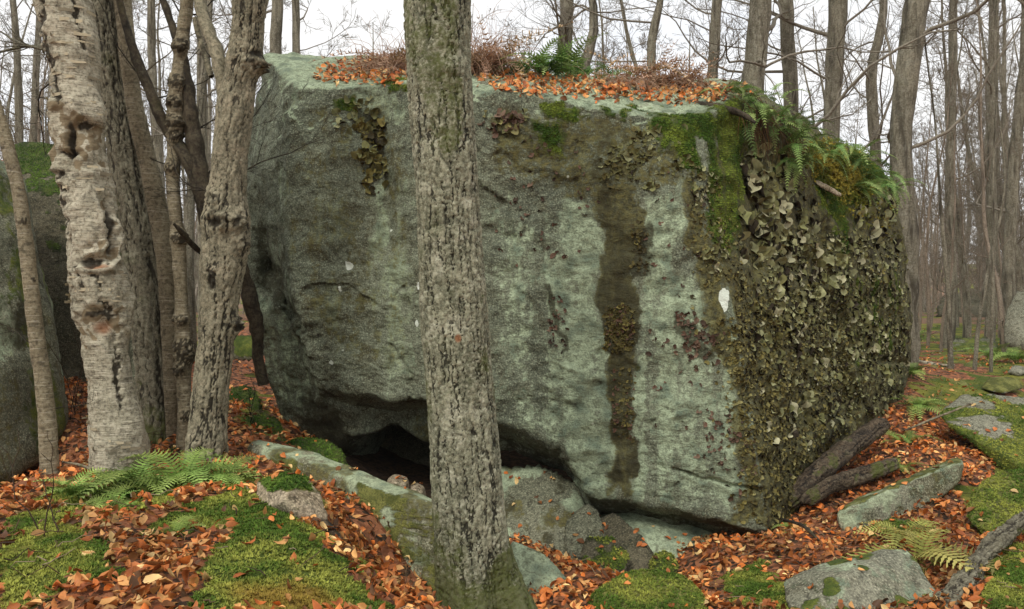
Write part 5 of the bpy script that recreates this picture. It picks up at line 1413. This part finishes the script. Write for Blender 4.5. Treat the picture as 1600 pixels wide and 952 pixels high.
for cx, cy, w, hgt, n in [(755,110,34,.42,420),(612,110,30,.36,260),(1010,132,70,.22,420),(1075,136,34,.18,160),(735,112,22,.5,160)]:
    for _ in range(n):
        b, nrm_ = bt(cx + rng.normal(0, w * .55), cy + rng.normal(0, 4), 7.1)
        q = [b - np.array([0, 0, .02])]; L = hgt * rng.uniform(.4, 1.25); d = np.array([rng.normal(0, .5), rng.normal(0, .5), 1.0])
        for i in range(7):
            d = d + rng.normal(0, .2, 3) + np.array([0, 0, -.30]); d /= np.linalg.norm(d); q.append(q[-1] + d * L / 5)
        V, Q = tube(q, np.linspace(.0032, .0012, 8), 3)
        mb.add(V, Q, None, np.array(BRN[0]) * (1 - (f := rng.random())) * 1.0 + np.array(BRN[1]) * f)
tag(link('dry_stalks', mb.mesh('dry_stalks', M['deadfern'])), 'tangled tan stalks of dead bracken along the boulder top', 'dead bracken', kind='stuff')
OV = [(1150,150,10,.18,'first fern on the boulder rim where the green overhang begins'), (1175,165,12,.2,'glossy fern above the hanging brown roots'), (1195,195,13,.22,'fern drooping over the dark gap above the largest lichen'),
      (1215,225,13,.22,'dense fern drooping over the shaded hollow under the overhang'), (1235,205,12,.22,'fern on the rim crest between the pale trunks'), (1255,245,12,.2,'dark green fern above the weathered wood chunk'),
      (1275,232,11,.2,'feathery fern on the crest above the yellow moss'), (1305,240,12,.22,'upright fern on the crest right of the yellow moss'), (1330,255,14,.26,'broad fern fan on the right shoulder of the boulder'),
      (1355,275,14,.26,'largest fern fan hanging over the right shoulder of the boulder'), (1380,295,12,.24,'last fern at the far right end of the overhang'), (1340,300,12,.22,'fern hanging below the broad fans on the right shoulder'), (1230,255,10,.2,'fern hanging lowest above the grey lichen lobes')]
for px, py, n, L, lab in OV:
    topfern(px, py, 'poly', n + 12, L * 1.3, lab, (-.6, .9), az=(-3.3, .4), spread=.12, group='ferns overhanging the boulder rim')
# moss and dry bracken skirt under the overhang, hanging roots
mb = MB()
for _ in range(230):
    px = rng.uniform(1152, 1250); py = 150 + (px - 1150) * .75 + rng.normal(0, 16)
    h, n = on_boulder(px, py)
    if h is None: continue
    L = rng.uniform(.1, .34) * (1.15 if px < 1200 else .8); k = 6; p = h + n * .02
    q = [p]
    d = n * .5 + rng.normal(0, .25, 3)
    for i in range(k):
        d = d * .72 + np.array([0, 0, -.55]) + rng.normal(0, .16, 3); d /= np.linalg.norm(d); q.append(q[-1] + d * L / k)
    V, Q = tube(q, np.linspace(.0035, .001, k + 1), 3)
    mb.add(V, Q, None, np.array(S(*[(92,58,38),(66,46,32),(132,96,62),(104,84,50)][int(rng.integers(0, 4))])[:3]) * rng.uniform(.7, 1.2))
o = link('hanging_roots', mb.mesh('hanging_roots', M['twig'], P(1190, 200, 6.5)), None, P(1190, 200, 6.5))
tag(o, 'curtain of thin brown roots hanging from the fern overhang', 'roots', kind='stuff')
# yellow moss pad with a weathered chunk of wood
O, Nn = [], []
for _ in range(2600):
    px = rng.normal(1310, 30); py = 268 + (px - 1310) * .75 + rng.normal(0, 22)
    h, n = on_boulder(px, py)
    if h is not None and py > 220: O.append(h + n * rng.uniform(0, .05)); Nn.append(n + np.array([0, 0, .2]))
moss_scatter('moss', np.array(O), np.array(Nn), rng, .03, (S(104, 108, 40)[:3], S(160, 146, 62)[:3]), parent=boulder, origin=B_O)
h, n = on_boulder(1285, 298)
c = h + n * .03
pts = [c + np.array(v) for v in [(-.13,-.01,.07),(-.10,-.05,.03),(.12,-.04,-.09),(.14,-.02,-.04),(-.09,.06,.10),(.13,.07,-.02),(-.02,-.05,.035),(0,.06,.06),(.04,-.05,-.05)]]
rock('wood_chunk', pts, M['tan'], 'weathered pale chunk of wood lodged in moss on the right shoulder', 'wood', sub=4, rnd=22, amp=.012, freq=9, seed=77)

# ------------------------------------------------------------ logs, branches, twigs
def woody(name, pts, mat, label, cat, sides=16, n=70, rough=.07, seed=0, parent=None, freq=8, crack=.7):
    o = None
    c = crom(np.array([[*P(p[0], p[1], p[3]), p[2] / 2 / F * p[3]] for p in pts]), n)
    V, Q = tube(c[:, :3], c[:, 3], sides); ax = np.repeat(c[:, :3], sides, 0)
    f = fbm(V * np.array([freq, freq, freq]), 4, seed); g = fbm(V * 26, 3, seed + 3)
    th = np.tile(np.arange(sides) / sides * 6.2832, n); ss = np.repeat(np.linspace(0, 1, n), sides)
    gr = fbm(np.stack([np.cos(th) * 2.2, np.sin(th) * 2.2, ss * 3 + seed], 1), 4, seed + 5, .6)
    V = V + (V - ax) * (.9 * f + .35 * g + 1.1 * gr)[:, None] * rough * 8 * .5
    g = g - .9 * gr
    mb = MB()
    T = [[0, i, i + 1] for i in range(1, sides - 1)] + [[(n - 1) * sides, (n - 1) * sides + i + 1, (n - 1) * sides + i] for i in range(1, sides - 1)]
    or_ = c[n // 2, :3]
    me = new_mesh(name, V - or_, Q, T, M[mat], {'tint': .5 + f, 'crack': crack * sstep(.12, .4, g + .3 * f), 'moss': .45 * sstep(.1, .5, fbm(V * 5, 3, seed + 9))})
    return tag(link(name, me, None, or_), label, cat)
def barked(name, pts, mat, disp, label, cat, nth=60, nz=150):
    c = crom(np.array([[*P(p[0], p[1], p[3])] for p in pts]), 3)[1]
    o, V = near_trunk(pts, M[mat], disp, nth, nz, name=name, origin=c)
    o.location = c; return tag(o, label, cat)
def d_log(seed, wu, wv, dep, lump):
    def f(th, s, R, V, px, py):
        h, cr, ti = plates(th, s, R, V, wu, wv, dep, seed, warp=.5, sharp=.4)
        k = np.clip(R / .03, 0, 1)
        h = h + lump * fbm(V * 7, 4, seed + 3) + lump * .8 * fbm(np.stack([np.cos(th) * 1.6, np.sin(th) * 1.6, s * 1.2 + seed], 1), 3, seed + 5)
        return h * k, dict(crack=cr, tint=ti, moss=.5 * sstep(.1, .45, fbm(V * 5, 3, seed + 9)))
    return f
barked('log', [(1230,790,3,6.0),(1234,786,24,6.0),(1262,757,34,6.1),(1300,720,33,6.28),(1340,690,30,6.5),(1372,667,28,6.68),(1384,664,18,6.72),(1389,661,2,6.74)], 'log', d_log(3, .05, .3, .012, .010), 'thick dark rotten log lying against the right base of the boulder', 'log')
barked('log', [(1258,786,3,5.9),(1262,781,20,5.9),(1300,758,26,6.0),(1345,744,27,6.08),(1385,730,23,6.15),(1398,724,20,6.18),(1402,723,2,6.19)], 'log', d_log(6, .04, .3, .010, .009), 'lower brown split log in front of the thick dark log', 'log')
barked('fallen_branch', [(1466,965,44,3.72),(1500,920,34,3.9),(1522,893,31,4.05),(1538,868,24,4.2),(1562,842,27,4.35),(1600,812,20,4.6),(1650,780,16,4.8)], 'furrow', d_log(9, .03, .09, .012, .012), 'rough-barked fallen branch crossing the leaves in the lower right corner', 'fallen branch', 64, 180)
woody('stick', [(1060,158,6,6.3),(1100,164,11,6.2),(1140,172,12,6.1),(1165,182,9,6.05),(1180,192,5,6.0)], 'darkwood', 'dead stick poking out of the leaf drift on the boulder rim', 'stick', 8, 30, .06, 12)
woody('stick', [(1422,563,5,11.5),(1445,567,6,11.4),(1475,571,5,11.3),(1492,571,3,11.2)], 'birch', 'pale birch stick on the leaves between the boulder and saplings', 'stick', 7, 24, .05, 14)
woody('stick', [(1405,584,3,10),(1440,586,4,10),(1470,588,2.5,10)], 'darkwood', 'thin dark stick below the pale birch stick', 'stick', 6, 20, .04, 15)
woody('stick', [(98,722,3,5.1),(125,727,5,4.95),(150,736,5,4.8),(175,744,4,4.7)], 'smooth', 'bare fallen stick lying in front of the birch base', 'stick', 7, 26, .04, 16)
woody('stick', [(60,800,10,4.25),(80,808,14,4.2),(95,815,9,4.15)], 'birch', 'short pale piece of broken birch branch beside the small fern', 'stick', 10, 24, .05, 17)
woody('stick', [(285,773,3,4.2),(320,768,5,4.15),(350,772,4,4.1)], 'darkwood', 'dark stick in leaves below the fern row', 'stick', 7, 20, .05, 18)
woody('stick', [(1225,812,4,5.5),(1255,822,6,5.4),(1280,845,4,5.2)], 'darkwood', 'dark stick among leaves below the boulder corner', 'stick', 7, 20, .05, 19)
woody('stick', [(1520,630,3,6.5),(1445,660,4,6.45),(1415,672,2.5,6.4)], 'smooth', 'slim stick leaning on the broad grey rock', 'stick', 6, 20, .04, 20)
woody('root', [(465,790,10,3.9),(500,815,16,3.75),(530,840,14,3.65),(555,865,8,3.6)], 'log', 'dark root emerging from the mound edge above the leaf gutter', 'root', 10, 34, .06, 21)
# bare seedlings and low twigs
def twigs(pos, n, L, label, seed, col=S(70, 56, 42)[:3], name='seedling', cat='seedling', th=.004):
    r = np.random.default_rng(seed); mb = MB()
    for k in range(n):
        d = np.array([r.normal(0, .3), r.normal(0, .3), 1.0]); p = np.array(pos, float) + np.array([r.normal(0, .02), r.normal(0, .02), -.02]); q = [p]; l = L * r.uniform(.6, 1.1)
        for i in range(7):
            d = d + r.normal(0, .22, 3); d /= np.linalg.norm(d); q.append(q[-1] + d * l / 7)
        V, Q = tube(q, np.linspace(th, th * .35, 8), 4); mb.add(V, Q, None, np.array(col) * r.uniform(.8, 1.2))
        for i in range(2, 7):
            if r.random() < .75:
                e = d + r.normal(0, .8, 3); e /= np.linalg.norm(e); w = [q[i]]
                for _ in range(4): e = e + r.normal(0, .25, 3); e /= np.linalg.norm(e); w.append(w[-1] + e * l * r.uniform(.05, .12))
                V, Q = tube(w, np.linspace(th * .5, th * .25, 5), 3); mb.add(V, Q, None, np.array(col) * r.uniform(.8, 1.2))
    o = link(name, mb.mesh(name, M['twig'], pos), None, pos); return tag(o, label, cat)
twigs(gp(68, 850, 3.5), 2, .5, 'bare dark seedling standing in the moss in the lower left', 31)
twigs(gp(86, 850, 3.45), 1, .35, 'short thin twig beside the dark seedling at lower left', 32)
twigs(gp(150, 700, 5.6), 3, .7, 'tangle of bare twigs in the gap left of the birch', 33, name='twigs', cat='twigs')
twigs(gp(110, 640, 6.6), 4, 1.2, 'wiry bare bush in the dark gap behind the birch', 34, name='bush', cat='bush')
twigs(gp(395, 655, 6.3), 3, .5, 'black wiry twigs in front of the dark added stem', 35, col=S(36, 30, 24)[:3], name='twigs', cat='twigs')
twigs(gp(1375, 640, 7.6), 1, .4, 'thin bare twig by the end of the thick log', 36)
twigs(gp(715, 985, 3.7), 1, .3, 'pale grass stalk at the foot of the plated tree', 37, col=S(150, 136, 98)[:3], name='stalk', cat='stalk', th=.002)
twigs(gp(980, 900, 4.9), 1, .2, 'tiny bare twig in front of the pale slab', 38)
twigs(gp(640, 930, 3.75), 2, .2, 'dead stalks at the end of the leaf gutter', 39, col=S(120, 100, 72)[:3], name='stalk', cat='stalk', th=.002)
# ------------------------------------------------------------ bare woods behind
def grow(p, d, L, r0, rng, n=6, wob=.16, up=.06):
    q = [np.array(p, float)]; d = np.array(d, float) / np.linalg.norm(d)
    for i in range(n):
        d = d + rng.normal(0, wob, 3) + np.array([0, 0, up]); d /= np.linalg.norm(d); q.append(q[-1] + d * L / n)
    return np.array(q), np.linspace(r0, r0 * .3, n + 1)
def side(d, ang, rng):
    a = np.cross(d, rng.normal(0, 1, 3)); a /= np.linalg.norm(a) + 1e-9
    v = d * math.cos(ang) + a * math.sin(ang); return v / np.linalg.norm(v)
def limb_build(p, d, L, r, rng, mb, subs=7, tw=5, fine=3, minr=.003):
    q, rad = grow(p, d, L, r, rng, 8, .20, .07)
    V, Q = tube(q, rad, 5); mb.add(V, Q)
    for s in range(subs):
        t = rng.uniform(.15, 1.0); i = min(int(t * 8), 7); pp = q[i] + (q[i + 1] - q[i]) * (t * 8 - i); dd = q[i + 1] - q[i]; dd /= np.linalg.norm(dd)
        l2 = L * rng.uniform(.25, .55) * (1.15 - .5 * t); r2 = max(rad[i] * .5, minr)
        q2, rad2 = grow(pp, side(dd, rng.uniform(.5, 1.1), rng), l2, r2, rng, 6, .2, .08)
        V, Q = tube(q2, np.maximum(rad2, minr * .8), 3); mb.add(V, Q)
        for k in range(tw):
            j = int(rng.integers(1, 6)); e = q2[j + 1 if j < 6 else j] - q2[j - 1]; e /= np.linalg.norm(e)
            l3 = l2 * rng.uniform(.25, .5)
            q3, rad3 = grow(q2[j], side(e, rng.uniform(.4, 1.0), rng), l3, minr * 1.1, rng, 3, .25, .08)
            V, Q = tube(q3, np.maximum(rad3, minr * .7), 3); mb.add(V, Q)
            for m in range(fine):
                j3 = int(rng.integers(1, 3)); e3 = q3[j3 + 1] - q3[j3]; e3 /= np.linalg.norm(e3)
                q4, rad4 = grow(q3[j3], side(e3, rng.uniform(.4, .9), rng), l3 * rng.uniform(.3, .6), minr * .75, rng, 2, .25, .05)
                V, Q = tube(q4, np.maximum(rad4, minr * .55), 3); mb.add(V, Q)

def bare_tree(label, cat, base, c, rng, limbs, Lk, group=None, name='bare_tree', start=.15, minr=.003, subs=7, tw=5, fine=2, sides=12, tmat='bg', lmat='bgtwig', updir=(.25, .95)):
    """c: (n,4) trunk axis and radius, first point at the base"""
    e = empty(name, base, label, cat, group)
    n = len(c)
    V, Q = tube(c[:, :3], c[:, 3], sides); ax = np.repeat(c[:, :3], sides, 0)
    f = fbm(V * np.array([8, 8, 2.5]), 3, int(rng.integers(0, 99)))
    V = V + (V - ax) * (.22 * f)[:, None]
    link('trunk', new_mesh('trunk', V - base, Q, None, M[tmat], {'tint': .5 + f, 'crack': .8 * sstep(.1, .45, fbm(V * np.array([22, 22, 5]), 3, 8)), 'moss': .3 * sstep(1.5, .3, V[:, 2] - base[2])}), e)
    for k in range(limbs):
        t = start + (1 - start) * (k + rng.random()) / limbs; i = min(int(t * (n - 1)), n - 2)
        dd = c[i + 1, :3] - c[i, :3]; dd /= np.linalg.norm(dd)
        a = rng.uniform(0, 6.283); el = rng.uniform(*updir)
        d = np.array([math.cos(a) * math.cos(el), math.sin(a) * math.cos(el), math.sin(el)])
        L = Lk * rng.uniform(.6, 1.2) * (1.15 - .75 * t); mb = MB()
        limb_build(c[i, :3], d, L, max(c[i, 3] * rng.uniform(.12, .27), minr * 1.5), rng, mb, subs, tw, fine, minr)
        link('limb', mb.mesh('limb', M[lmat], base, color=False), e)
    return e
rng = np.random.default_rng(31)
def tree_px(label, path, Y, limbs, Lk, seed, **kw):
    """trunk read from the photograph at distance Y, continued down to the ground and up beyond the frame"""
    r = np.random.default_rng(seed)
    pts = [[*P(a, b, Y), w / 2 / F * Y] for a, b, w in path]
    b0 = np.array(pts[-1]); gz = float(ground_z(np.array([b0[0]]), np.array([b0[1]]))[0]) - .1
    if b0[2] > gz + .2: pts.append([b0[0] + r.normal(0, .1), b0[1], gz, b0[3] * 1.12])
    t0 = np.array(pts[0]); up = (np.array(pts[0]) - np.array(pts[1])); up[:3] /= np.linalg.norm(up[:3]); up = up[:3] * .5 + np.array([0, 0, .8])
    for k, f in ((1.6, .8), (3.6, .5), (5.5, .2)): pts.insert(0, [*(t0[:3] + up * k + r.normal(0, .15, 3)), t0[3] * f])
    c = crom(np.array(pts)[::-1], 34)
    c[:, 3] = np.maximum(c[:, 3], .008)
    return bare_tree(label, kw.pop('cat', 'bare tree'), c[0, :3].copy(), c, r, limbs, Lk, **kw)
KEY = [('slim reddish grey trunk above the left end of the boulder', [(434,0,17),(432,50,17),(431,110,18)], 12, 12, 2.2),
       ('thinner trunk forking low beside the slim reddish trunk', [(462,0,12),(462,50,12),(464,110,13)], 14, 12, 2.2),
       ('twin pale trunk rising left of the bent trunk', [(886,0,22),(884,60,22),(882,130,23)], 14, 12, 2.6),
       ('bent grey trunk rising from the ferns on the skyline', [(918,-40,10),(927,10,13),(927,55,16),(917,95,18),(912,140,18)], 13, 13, 2.6),
       ('forked dark trunk with wide low limbs behind the russet ferns', [(1034,-30,10),(1028,20,13),(1019,60,14),(1018,130,15)], 12, 14, 3.0),
       ('straight slim trunk between the forked trunk and the thick one', [(1122,-10,15),(1117,60,16),(1113,150,17)], 13, 12, 2.4),
       ('thick grey trunk standing right behind the boulder rim', [(1190,-20,34),(1184,40,34),(1180,100,33),(1176,170,34)], 11, 14, 2.8),
       ('pale straight trunk next to the thick grey trunk', [(1226,-20,21),(1230,60,22),(1236,180,22)], 13.5, 11, 2.6),
       ('brown trunk with a bundle of rising limbs above the right ferns', [(1310,-20,27),(1306,60,27),(1303,120,27),(1299,200,24)], 12.5, 16, 2.8),
       ('rough-barked trunk leaning at the right end of the boulder', [(1440,-30,38),(1430,10,37),(1424,70,35),(1414,140,35),(1407,220,33),(1411,320,36),(1415,400,38)], 10.8, 12, 2.4),
       ('slender forked trunk just left of the rough leaning trunk', [(1380,20,12),(1362,110,15),(1365,200,16),(1368,270,17)], 14, 12, 2.4),
       ('double thin trunk right of the rough leaning trunk', [(1490,0,12),(1488,150,13),(1484,330,15),(1486,490,17)], 16, 14, 2.6),
       ('upright grey trunk near the right edge of the woods', [(1552,0,13),(1548,200,14),(1550,380,15),(1548,510,16)], 17, 14, 2.6),
       ('pale leaning trunk at the far right edge', [(1604,60,16),(1588,220,17),(1578,380,18),(1572,520,19)], 16, 13, 2.6),
       ('tall trunk showing between the knotty stem and the rough trunk', [(318,0,14),(316,200,15),(318,420,17),(320,540,18)], 13, 14, 2.4),
       ('thin trunk seen through the gap beside the smooth side stem', [(236,0,12),(240,150,13),(250,330,15),(252,520,16)], 15, 14, 2.4),
       ('smooth curved trunk in the gap left of the rough plated trunk', [(330,-20,8),(322,100,11),(300,260,13),(296,420,15),(300,560,16)], 10.5, 14, 2.2),
       ('thin grey trunk rising behind the left boulder', [(20,0,9),(28,120,11),(30,240,12),(30,420,13)], 15, 16, 2.8),
       ('pale slim trunk visible above the left boulder next to the birch', [(62,0,9),(56,120,10),(52,240,11),(52,420,12)], 18, 16, 2.8)]
for k, (lab, path, Y, nl, Lk) in enumerate(KEY):
    tree_px(lab, path, Y, nl + 4, Lk, 200 + k, start=.2, minr=.0030 * Y / 12, updir=(-.1, .9), subs=7, fine=3)
# saplings close on the right, in front of the woods
for k, (lab, path, Y, nl, Lk) in enumerate([('slender forked sapling on the leaves right of the boulder', [(1462,200,3),(1470,330,5),(1481,450,7),(1486,585,9)], 11, 8, 1.3),
     ('thin leaning sapling between its two taller neighbours', [(1570,280,3),(1548,400,5),(1530,500,6),(1522,588,7)], 11.2, 8, 1.2),
     ('straight thin sapling nearest the flat mossy stone', [(1552,260,3),(1552,400,4.5),(1550,500,5),(1548,588,6)], 11.1, 8, 1.2)]):
    tree_px(lab, path, Y, nl, Lk, 260 + k, start=.3, cat='sapling', name='sapling', minr=.0026, subs=5, tw=3, fine=1)

# prototypes for the deeper woods
PROT = []
def proto_axis(H, r, rg):
    n = 12; q = [np.zeros(3)]; d = np.array([0, 0, 1.0])
    for i in range(n): d = d + rg.normal(0, .07, 3) + np.array([0, 0, .1]); d /= np.linalg.norm(d); q.append(q[-1] + d * H / n)
    return crom(np.column_stack([q, np.linspace(r, r * .12, n + 1)]), 26)
HID = []
for k in range(9):
    rg = np.random.default_rng(300 + k); H = rg.uniform(8, 12)
    e = bare_tree('bare grey tree standing in the woods', 'bare tree', np.zeros(3), proto_axis(H, rg.uniform(.06, .13), rg), rg, 15, 2.9, start=.12, minr=.0055, subs=7, tw=5, fine=2, sides=8, tmat='bg', lmat='bgtwig', updir=(.05, 1.0))
    PROT.append(e)
SAPP = []
for k in range(6):
    rg = np.random.default_rng(340 + k); H = rg.uniform(4.5, 7)
    e = bare_tree('thin bare sapling in the understorey', 'sapling', np.zeros(3), proto_axis(H, rg.uniform(.028, .05), rg), rg, 12, 1.3, start=.1, minr=.0038, subs=5, tw=4, fine=2, sides=6, tmat='saptwig', lmat='saptwig', name='sapling', updir=(.3, 1.2))
    SAPP.append(e)
used = set()
def plant(plist, x, y, rg, label, group, sc=(.8, 1.25)):
    p = plist[int(rg.integers(0, len(plist)))]
    o = p if id(p) not in used else copy_tree(p)
    used.add(id(p))
    s = rg.uniform(*sc); o.location = (x, y, float(ground_z(np.array([x]), np.array([y]))[0]) - .1); o.scale = (s, s, s)
    o.rotation_euler = (rg.normal(0, .035), rg.normal(0, .035), rg.uniform(0, 6.283))
    tag(o, label, None, group)
rg = np.random.default_rng(51)
def marks(a, b, r):
    for k, (x, w) in enumerate(r):
        if a < x: return w
    return r[-1][1]
LANDM = dict(right=[(1440, 'beside the boulder edge'), (1468, 'above the pale birch stick'), (1500, 'behind the forked sapling'), (1535, 'above the flat pale rock'), (1565, 'behind the straight sapling'), (9999, 'by the tall grey rock')],
             left=[(40, 'above the left boulder'), (110, 'between sapling and birch'), (200, 'behind the birch'), (275, 'behind the furrowed trunk'), (345, 'behind the knotty stem'), (9999, 'behind the rough brown trunk')],
             mid=[(560, 'above the boulder\'s left end'), (690, 'above the left leaf drift'), (800, 'above the dead fern heap'), (960, 'above the green ferns'), (1110, 'above the russet ferns'), (1240, 'near the thick grey trunk'), (9999, 'above the fern overhang')])
ORD = ['leftmost', 'second', 'third', 'fourth', 'fifth', 'sixth', 'seventh', 'eighth']
def stand(plist, region, a, b, y0, y1, n, noun, grp, deep):
    S_ = sorted([(rg.uniform(a, b), math.sqrt(rg.uniform(y0 ** 2, y1 ** 2)), int(rg.integers(0, len(plist))), rg.uniform(.8, 1.25)) for _ in range(n)])
    rad = sorted(p_['rad'] for p_ in plist)
    keys = []
    for px_, Y, k, sc in S_:
        th = plist[k]['rad'] * sc
        keys.append((('slim' if th < rad[0] * .8 + rad[-1] * .2 + .0 else 'stout' if th > rad[-1] * .95 else 'middling'), ('near' if Y < deep[0] else 'far' if Y > deep[1] else 'mid-distance'), marks(px_, 0, LANDM[region])))
    cnt = {}
    for key in keys: cnt[key] = cnt.get(key, 0) + 1
    seen = {}
    for (px_, Y, k, sc), key in zip(S_, keys):
        i = seen.get(key, 0); seen[key] = i + 1
        lab = f"{key[0]} {key[1]} {noun} {key[2]}"
        if cnt[key] > 1: lab = f"{ORD[i]} {lab}" if i == 0 else f"{lab}, {ORD[i]} from left there"
        p_ = plist[k]; o = p_ if id(p_) not in used else copy_tree(p_); used.add(id(p_))
        x = (px_ - CX) / F * Y
        o.location = (x, Y, float(ground_z(np.array([x]), np.array([Y]))[0]) - .1); o.scale = (sc, sc, sc)
        o.rotation_euler = (rg.normal(0, .035), rg.normal(0, .035), rg.uniform(0, 6.283))
        tag(o, lab, None, grp)
for e_ in PROT + SAPP: e_['rad'] = max(math.hypot(v.co.x, v.co.y) for c_ in e_.children if c_.name.startswith('trunk') for v in list(c_.data.vertices)[:8])
stand(PROT, 'right', 1420, 1625, 17, 48, 28, 'bare grey tree', 'bare trees in the woods at right', (26, 38))
stand(PROT, 'left', -20, 420, 16, 45, 30, 'bare grey tree', 'bare trees in the woods at left', (25, 36))
stand(PROT, 'mid', 420, 1420, 20, 50, 34, 'bare grey tree', 'bare trees beyond the boulder', (28, 40))
stand(SAPP, 'right', 1425, 1625, 13, 34, 34, 'thin bare sapling', 'saplings in the brush at right', (19, 27))
stand(SAPP, 'left', -10, 420, 11, 30, 30, 'thin bare sapling', 'saplings in the brush at left', (17, 24))
stand(SAPP, 'mid', 650, 1400, 13, 26, 12, 'thin bare sapling', 'saplings beyond the boulder', (18, 22))
for o_ in PROT + SAPP:
    if 'rad' in o_: del o_['rad']
for o_ in SC.objects:
    if 'rad' in o_: del o_['rad']
# far brush and trunks that read as one mass
mb = MB()
for _ in range(3000):
    Y = math.sqrt(rg.uniform(26 ** 2, 95 ** 2)); px = rg.uniform(-150, 1750); x = (px - 800) / F * Y
    z = float(far_z(np.array(x), np.array(Y))); big = rg.random() < .12
    H = rg.uniform(5, 9) if big else rg.uniform(1.0, 4.5); r = rg.uniform(.05, .12) if big else rg.uniform(.012, .03)
    q, rad = grow([x, Y, z - .2], [rg.normal(0, .08 if big else .35), rg.normal(0, .08 if big else .35), 1], H, r, rg, 5, .10 if big else .22, .12)
    V, Q = tube(q, rad, 3); mb.add(V, Q)
    for k in range(9):
        j = int(rg.integers(1, 5)); q2, rad2 = grow(q[j], side(np.array([0, 0, 1.0]), rg.uniform(.4, 1.2), rg), H * rg.uniform(.12, .35), max(r * .35, .009), rg, 2, .25, .1)
        V, Q = tube(q2, np.maximum(rad2, .006), 3); mb.add(V, Q)
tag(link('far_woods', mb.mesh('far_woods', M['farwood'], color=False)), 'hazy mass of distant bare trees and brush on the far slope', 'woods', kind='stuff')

# fine bare sprays on the near left trunks and in the top left corner
def spray(parent, px, py, Y, dirs, L, r, seed, col='darkwood', subs=6, tw=4, fine=1):
    rr = np.random.default_rng(seed); base = np.array(parent.location)
    for d in dirs:
        mb = MB(); limb_build(P(px, py, Y), np.array(d, float), L * rr.uniform(.8, 1.2), r, rr, mb, subs, tw, fine, .0016)
        link('limb', mb.mesh('limb', M[col], base, color=False), parent)
spray(tb, 72, 78, 5.3, [(-1, .2, .45), (-1, .6, .1)], .9, .012, 1, 'furrow')
spray(tb, 78, 130, 5.35, [(-1, .5, -.15)], .8, .006, 2)
spray(tk, 288, 30, 5.65, [(1, .3, .5), (-.8, .4, .8)], .7, .007, 3)
spray(tk, 270, 262, 5.65, [(-1, .3, .3)], .5, .005, 4)
spray(td, 316, 290, 5.65, [(.6, .5, .8), (1, .4, .35), (.3, .6, 1)], .8, .008, 5)
spray(td, 275, 225, 5.65, [(-.6, .3, .9), (.5, .6, .8)], .8, .007, 6)
spray(td, 240, 155, 5.6, [(1, .4, .5), (-.4, .3, .9)], .7, .006, 7)
spray(tq, 326, 300, 5.4, [(-1, .5, .6), (-.8, .6, .2)], .6, .006, 8)
spray(tf, 206, 130, 5.85, [(.9, .5, .6), (1, .5, .1)], .8, .006, 9, 'smooth')
spray(tsap, 62, 545, 5.02, [(-.9, .2, .4)], .35, .004, 10); spray(tsap, 72, 640, 5.02, [(1, .3, .1)], .5, .004, 11)
spray(tb, 140, 610, 5.45, [(-.8, .8, .3), (-.6, .9, -.1)], .6, .005, 12)
# ------------------------------------------------------------ the damp air of the woods
def haze_box():
    x0, x1, y0, y1, z0, z1 = -340, 340, -340, 340, -2.0, 30.0
    V = [(x, y, z) for x in (x0, x1) for y in (y0, y1) for z in (z0, z1)]
    Q = [(0, 1, 3, 2), (4, 6, 7, 5), (0, 4, 5, 1), (2, 3, 7, 6), (0, 2, 6, 4), (1, 5, 7, 3)]
    m = bpy.data.materials.new('haze_air'); m.use_nodes = True; t = m.node_tree; t.nodes.clear()
    o = t.nodes.new('ShaderNodeOutputMaterial'); v = t.nodes.new('ShaderNodeVolumePrincipled')
    v.inputs['Color'].default_value = (.93, .94, .96, 1); v.inputs['Density'].default_value = 0.0006; v.inputs['Anisotropy'].default_value = 0.2
    t.links.new(v.outputs[0], o.inputs['Volume'])
    return tag(link('haze', new_mesh('haze', V, Q, None, m, smooth=False)), kind='stuff')
haze_box()
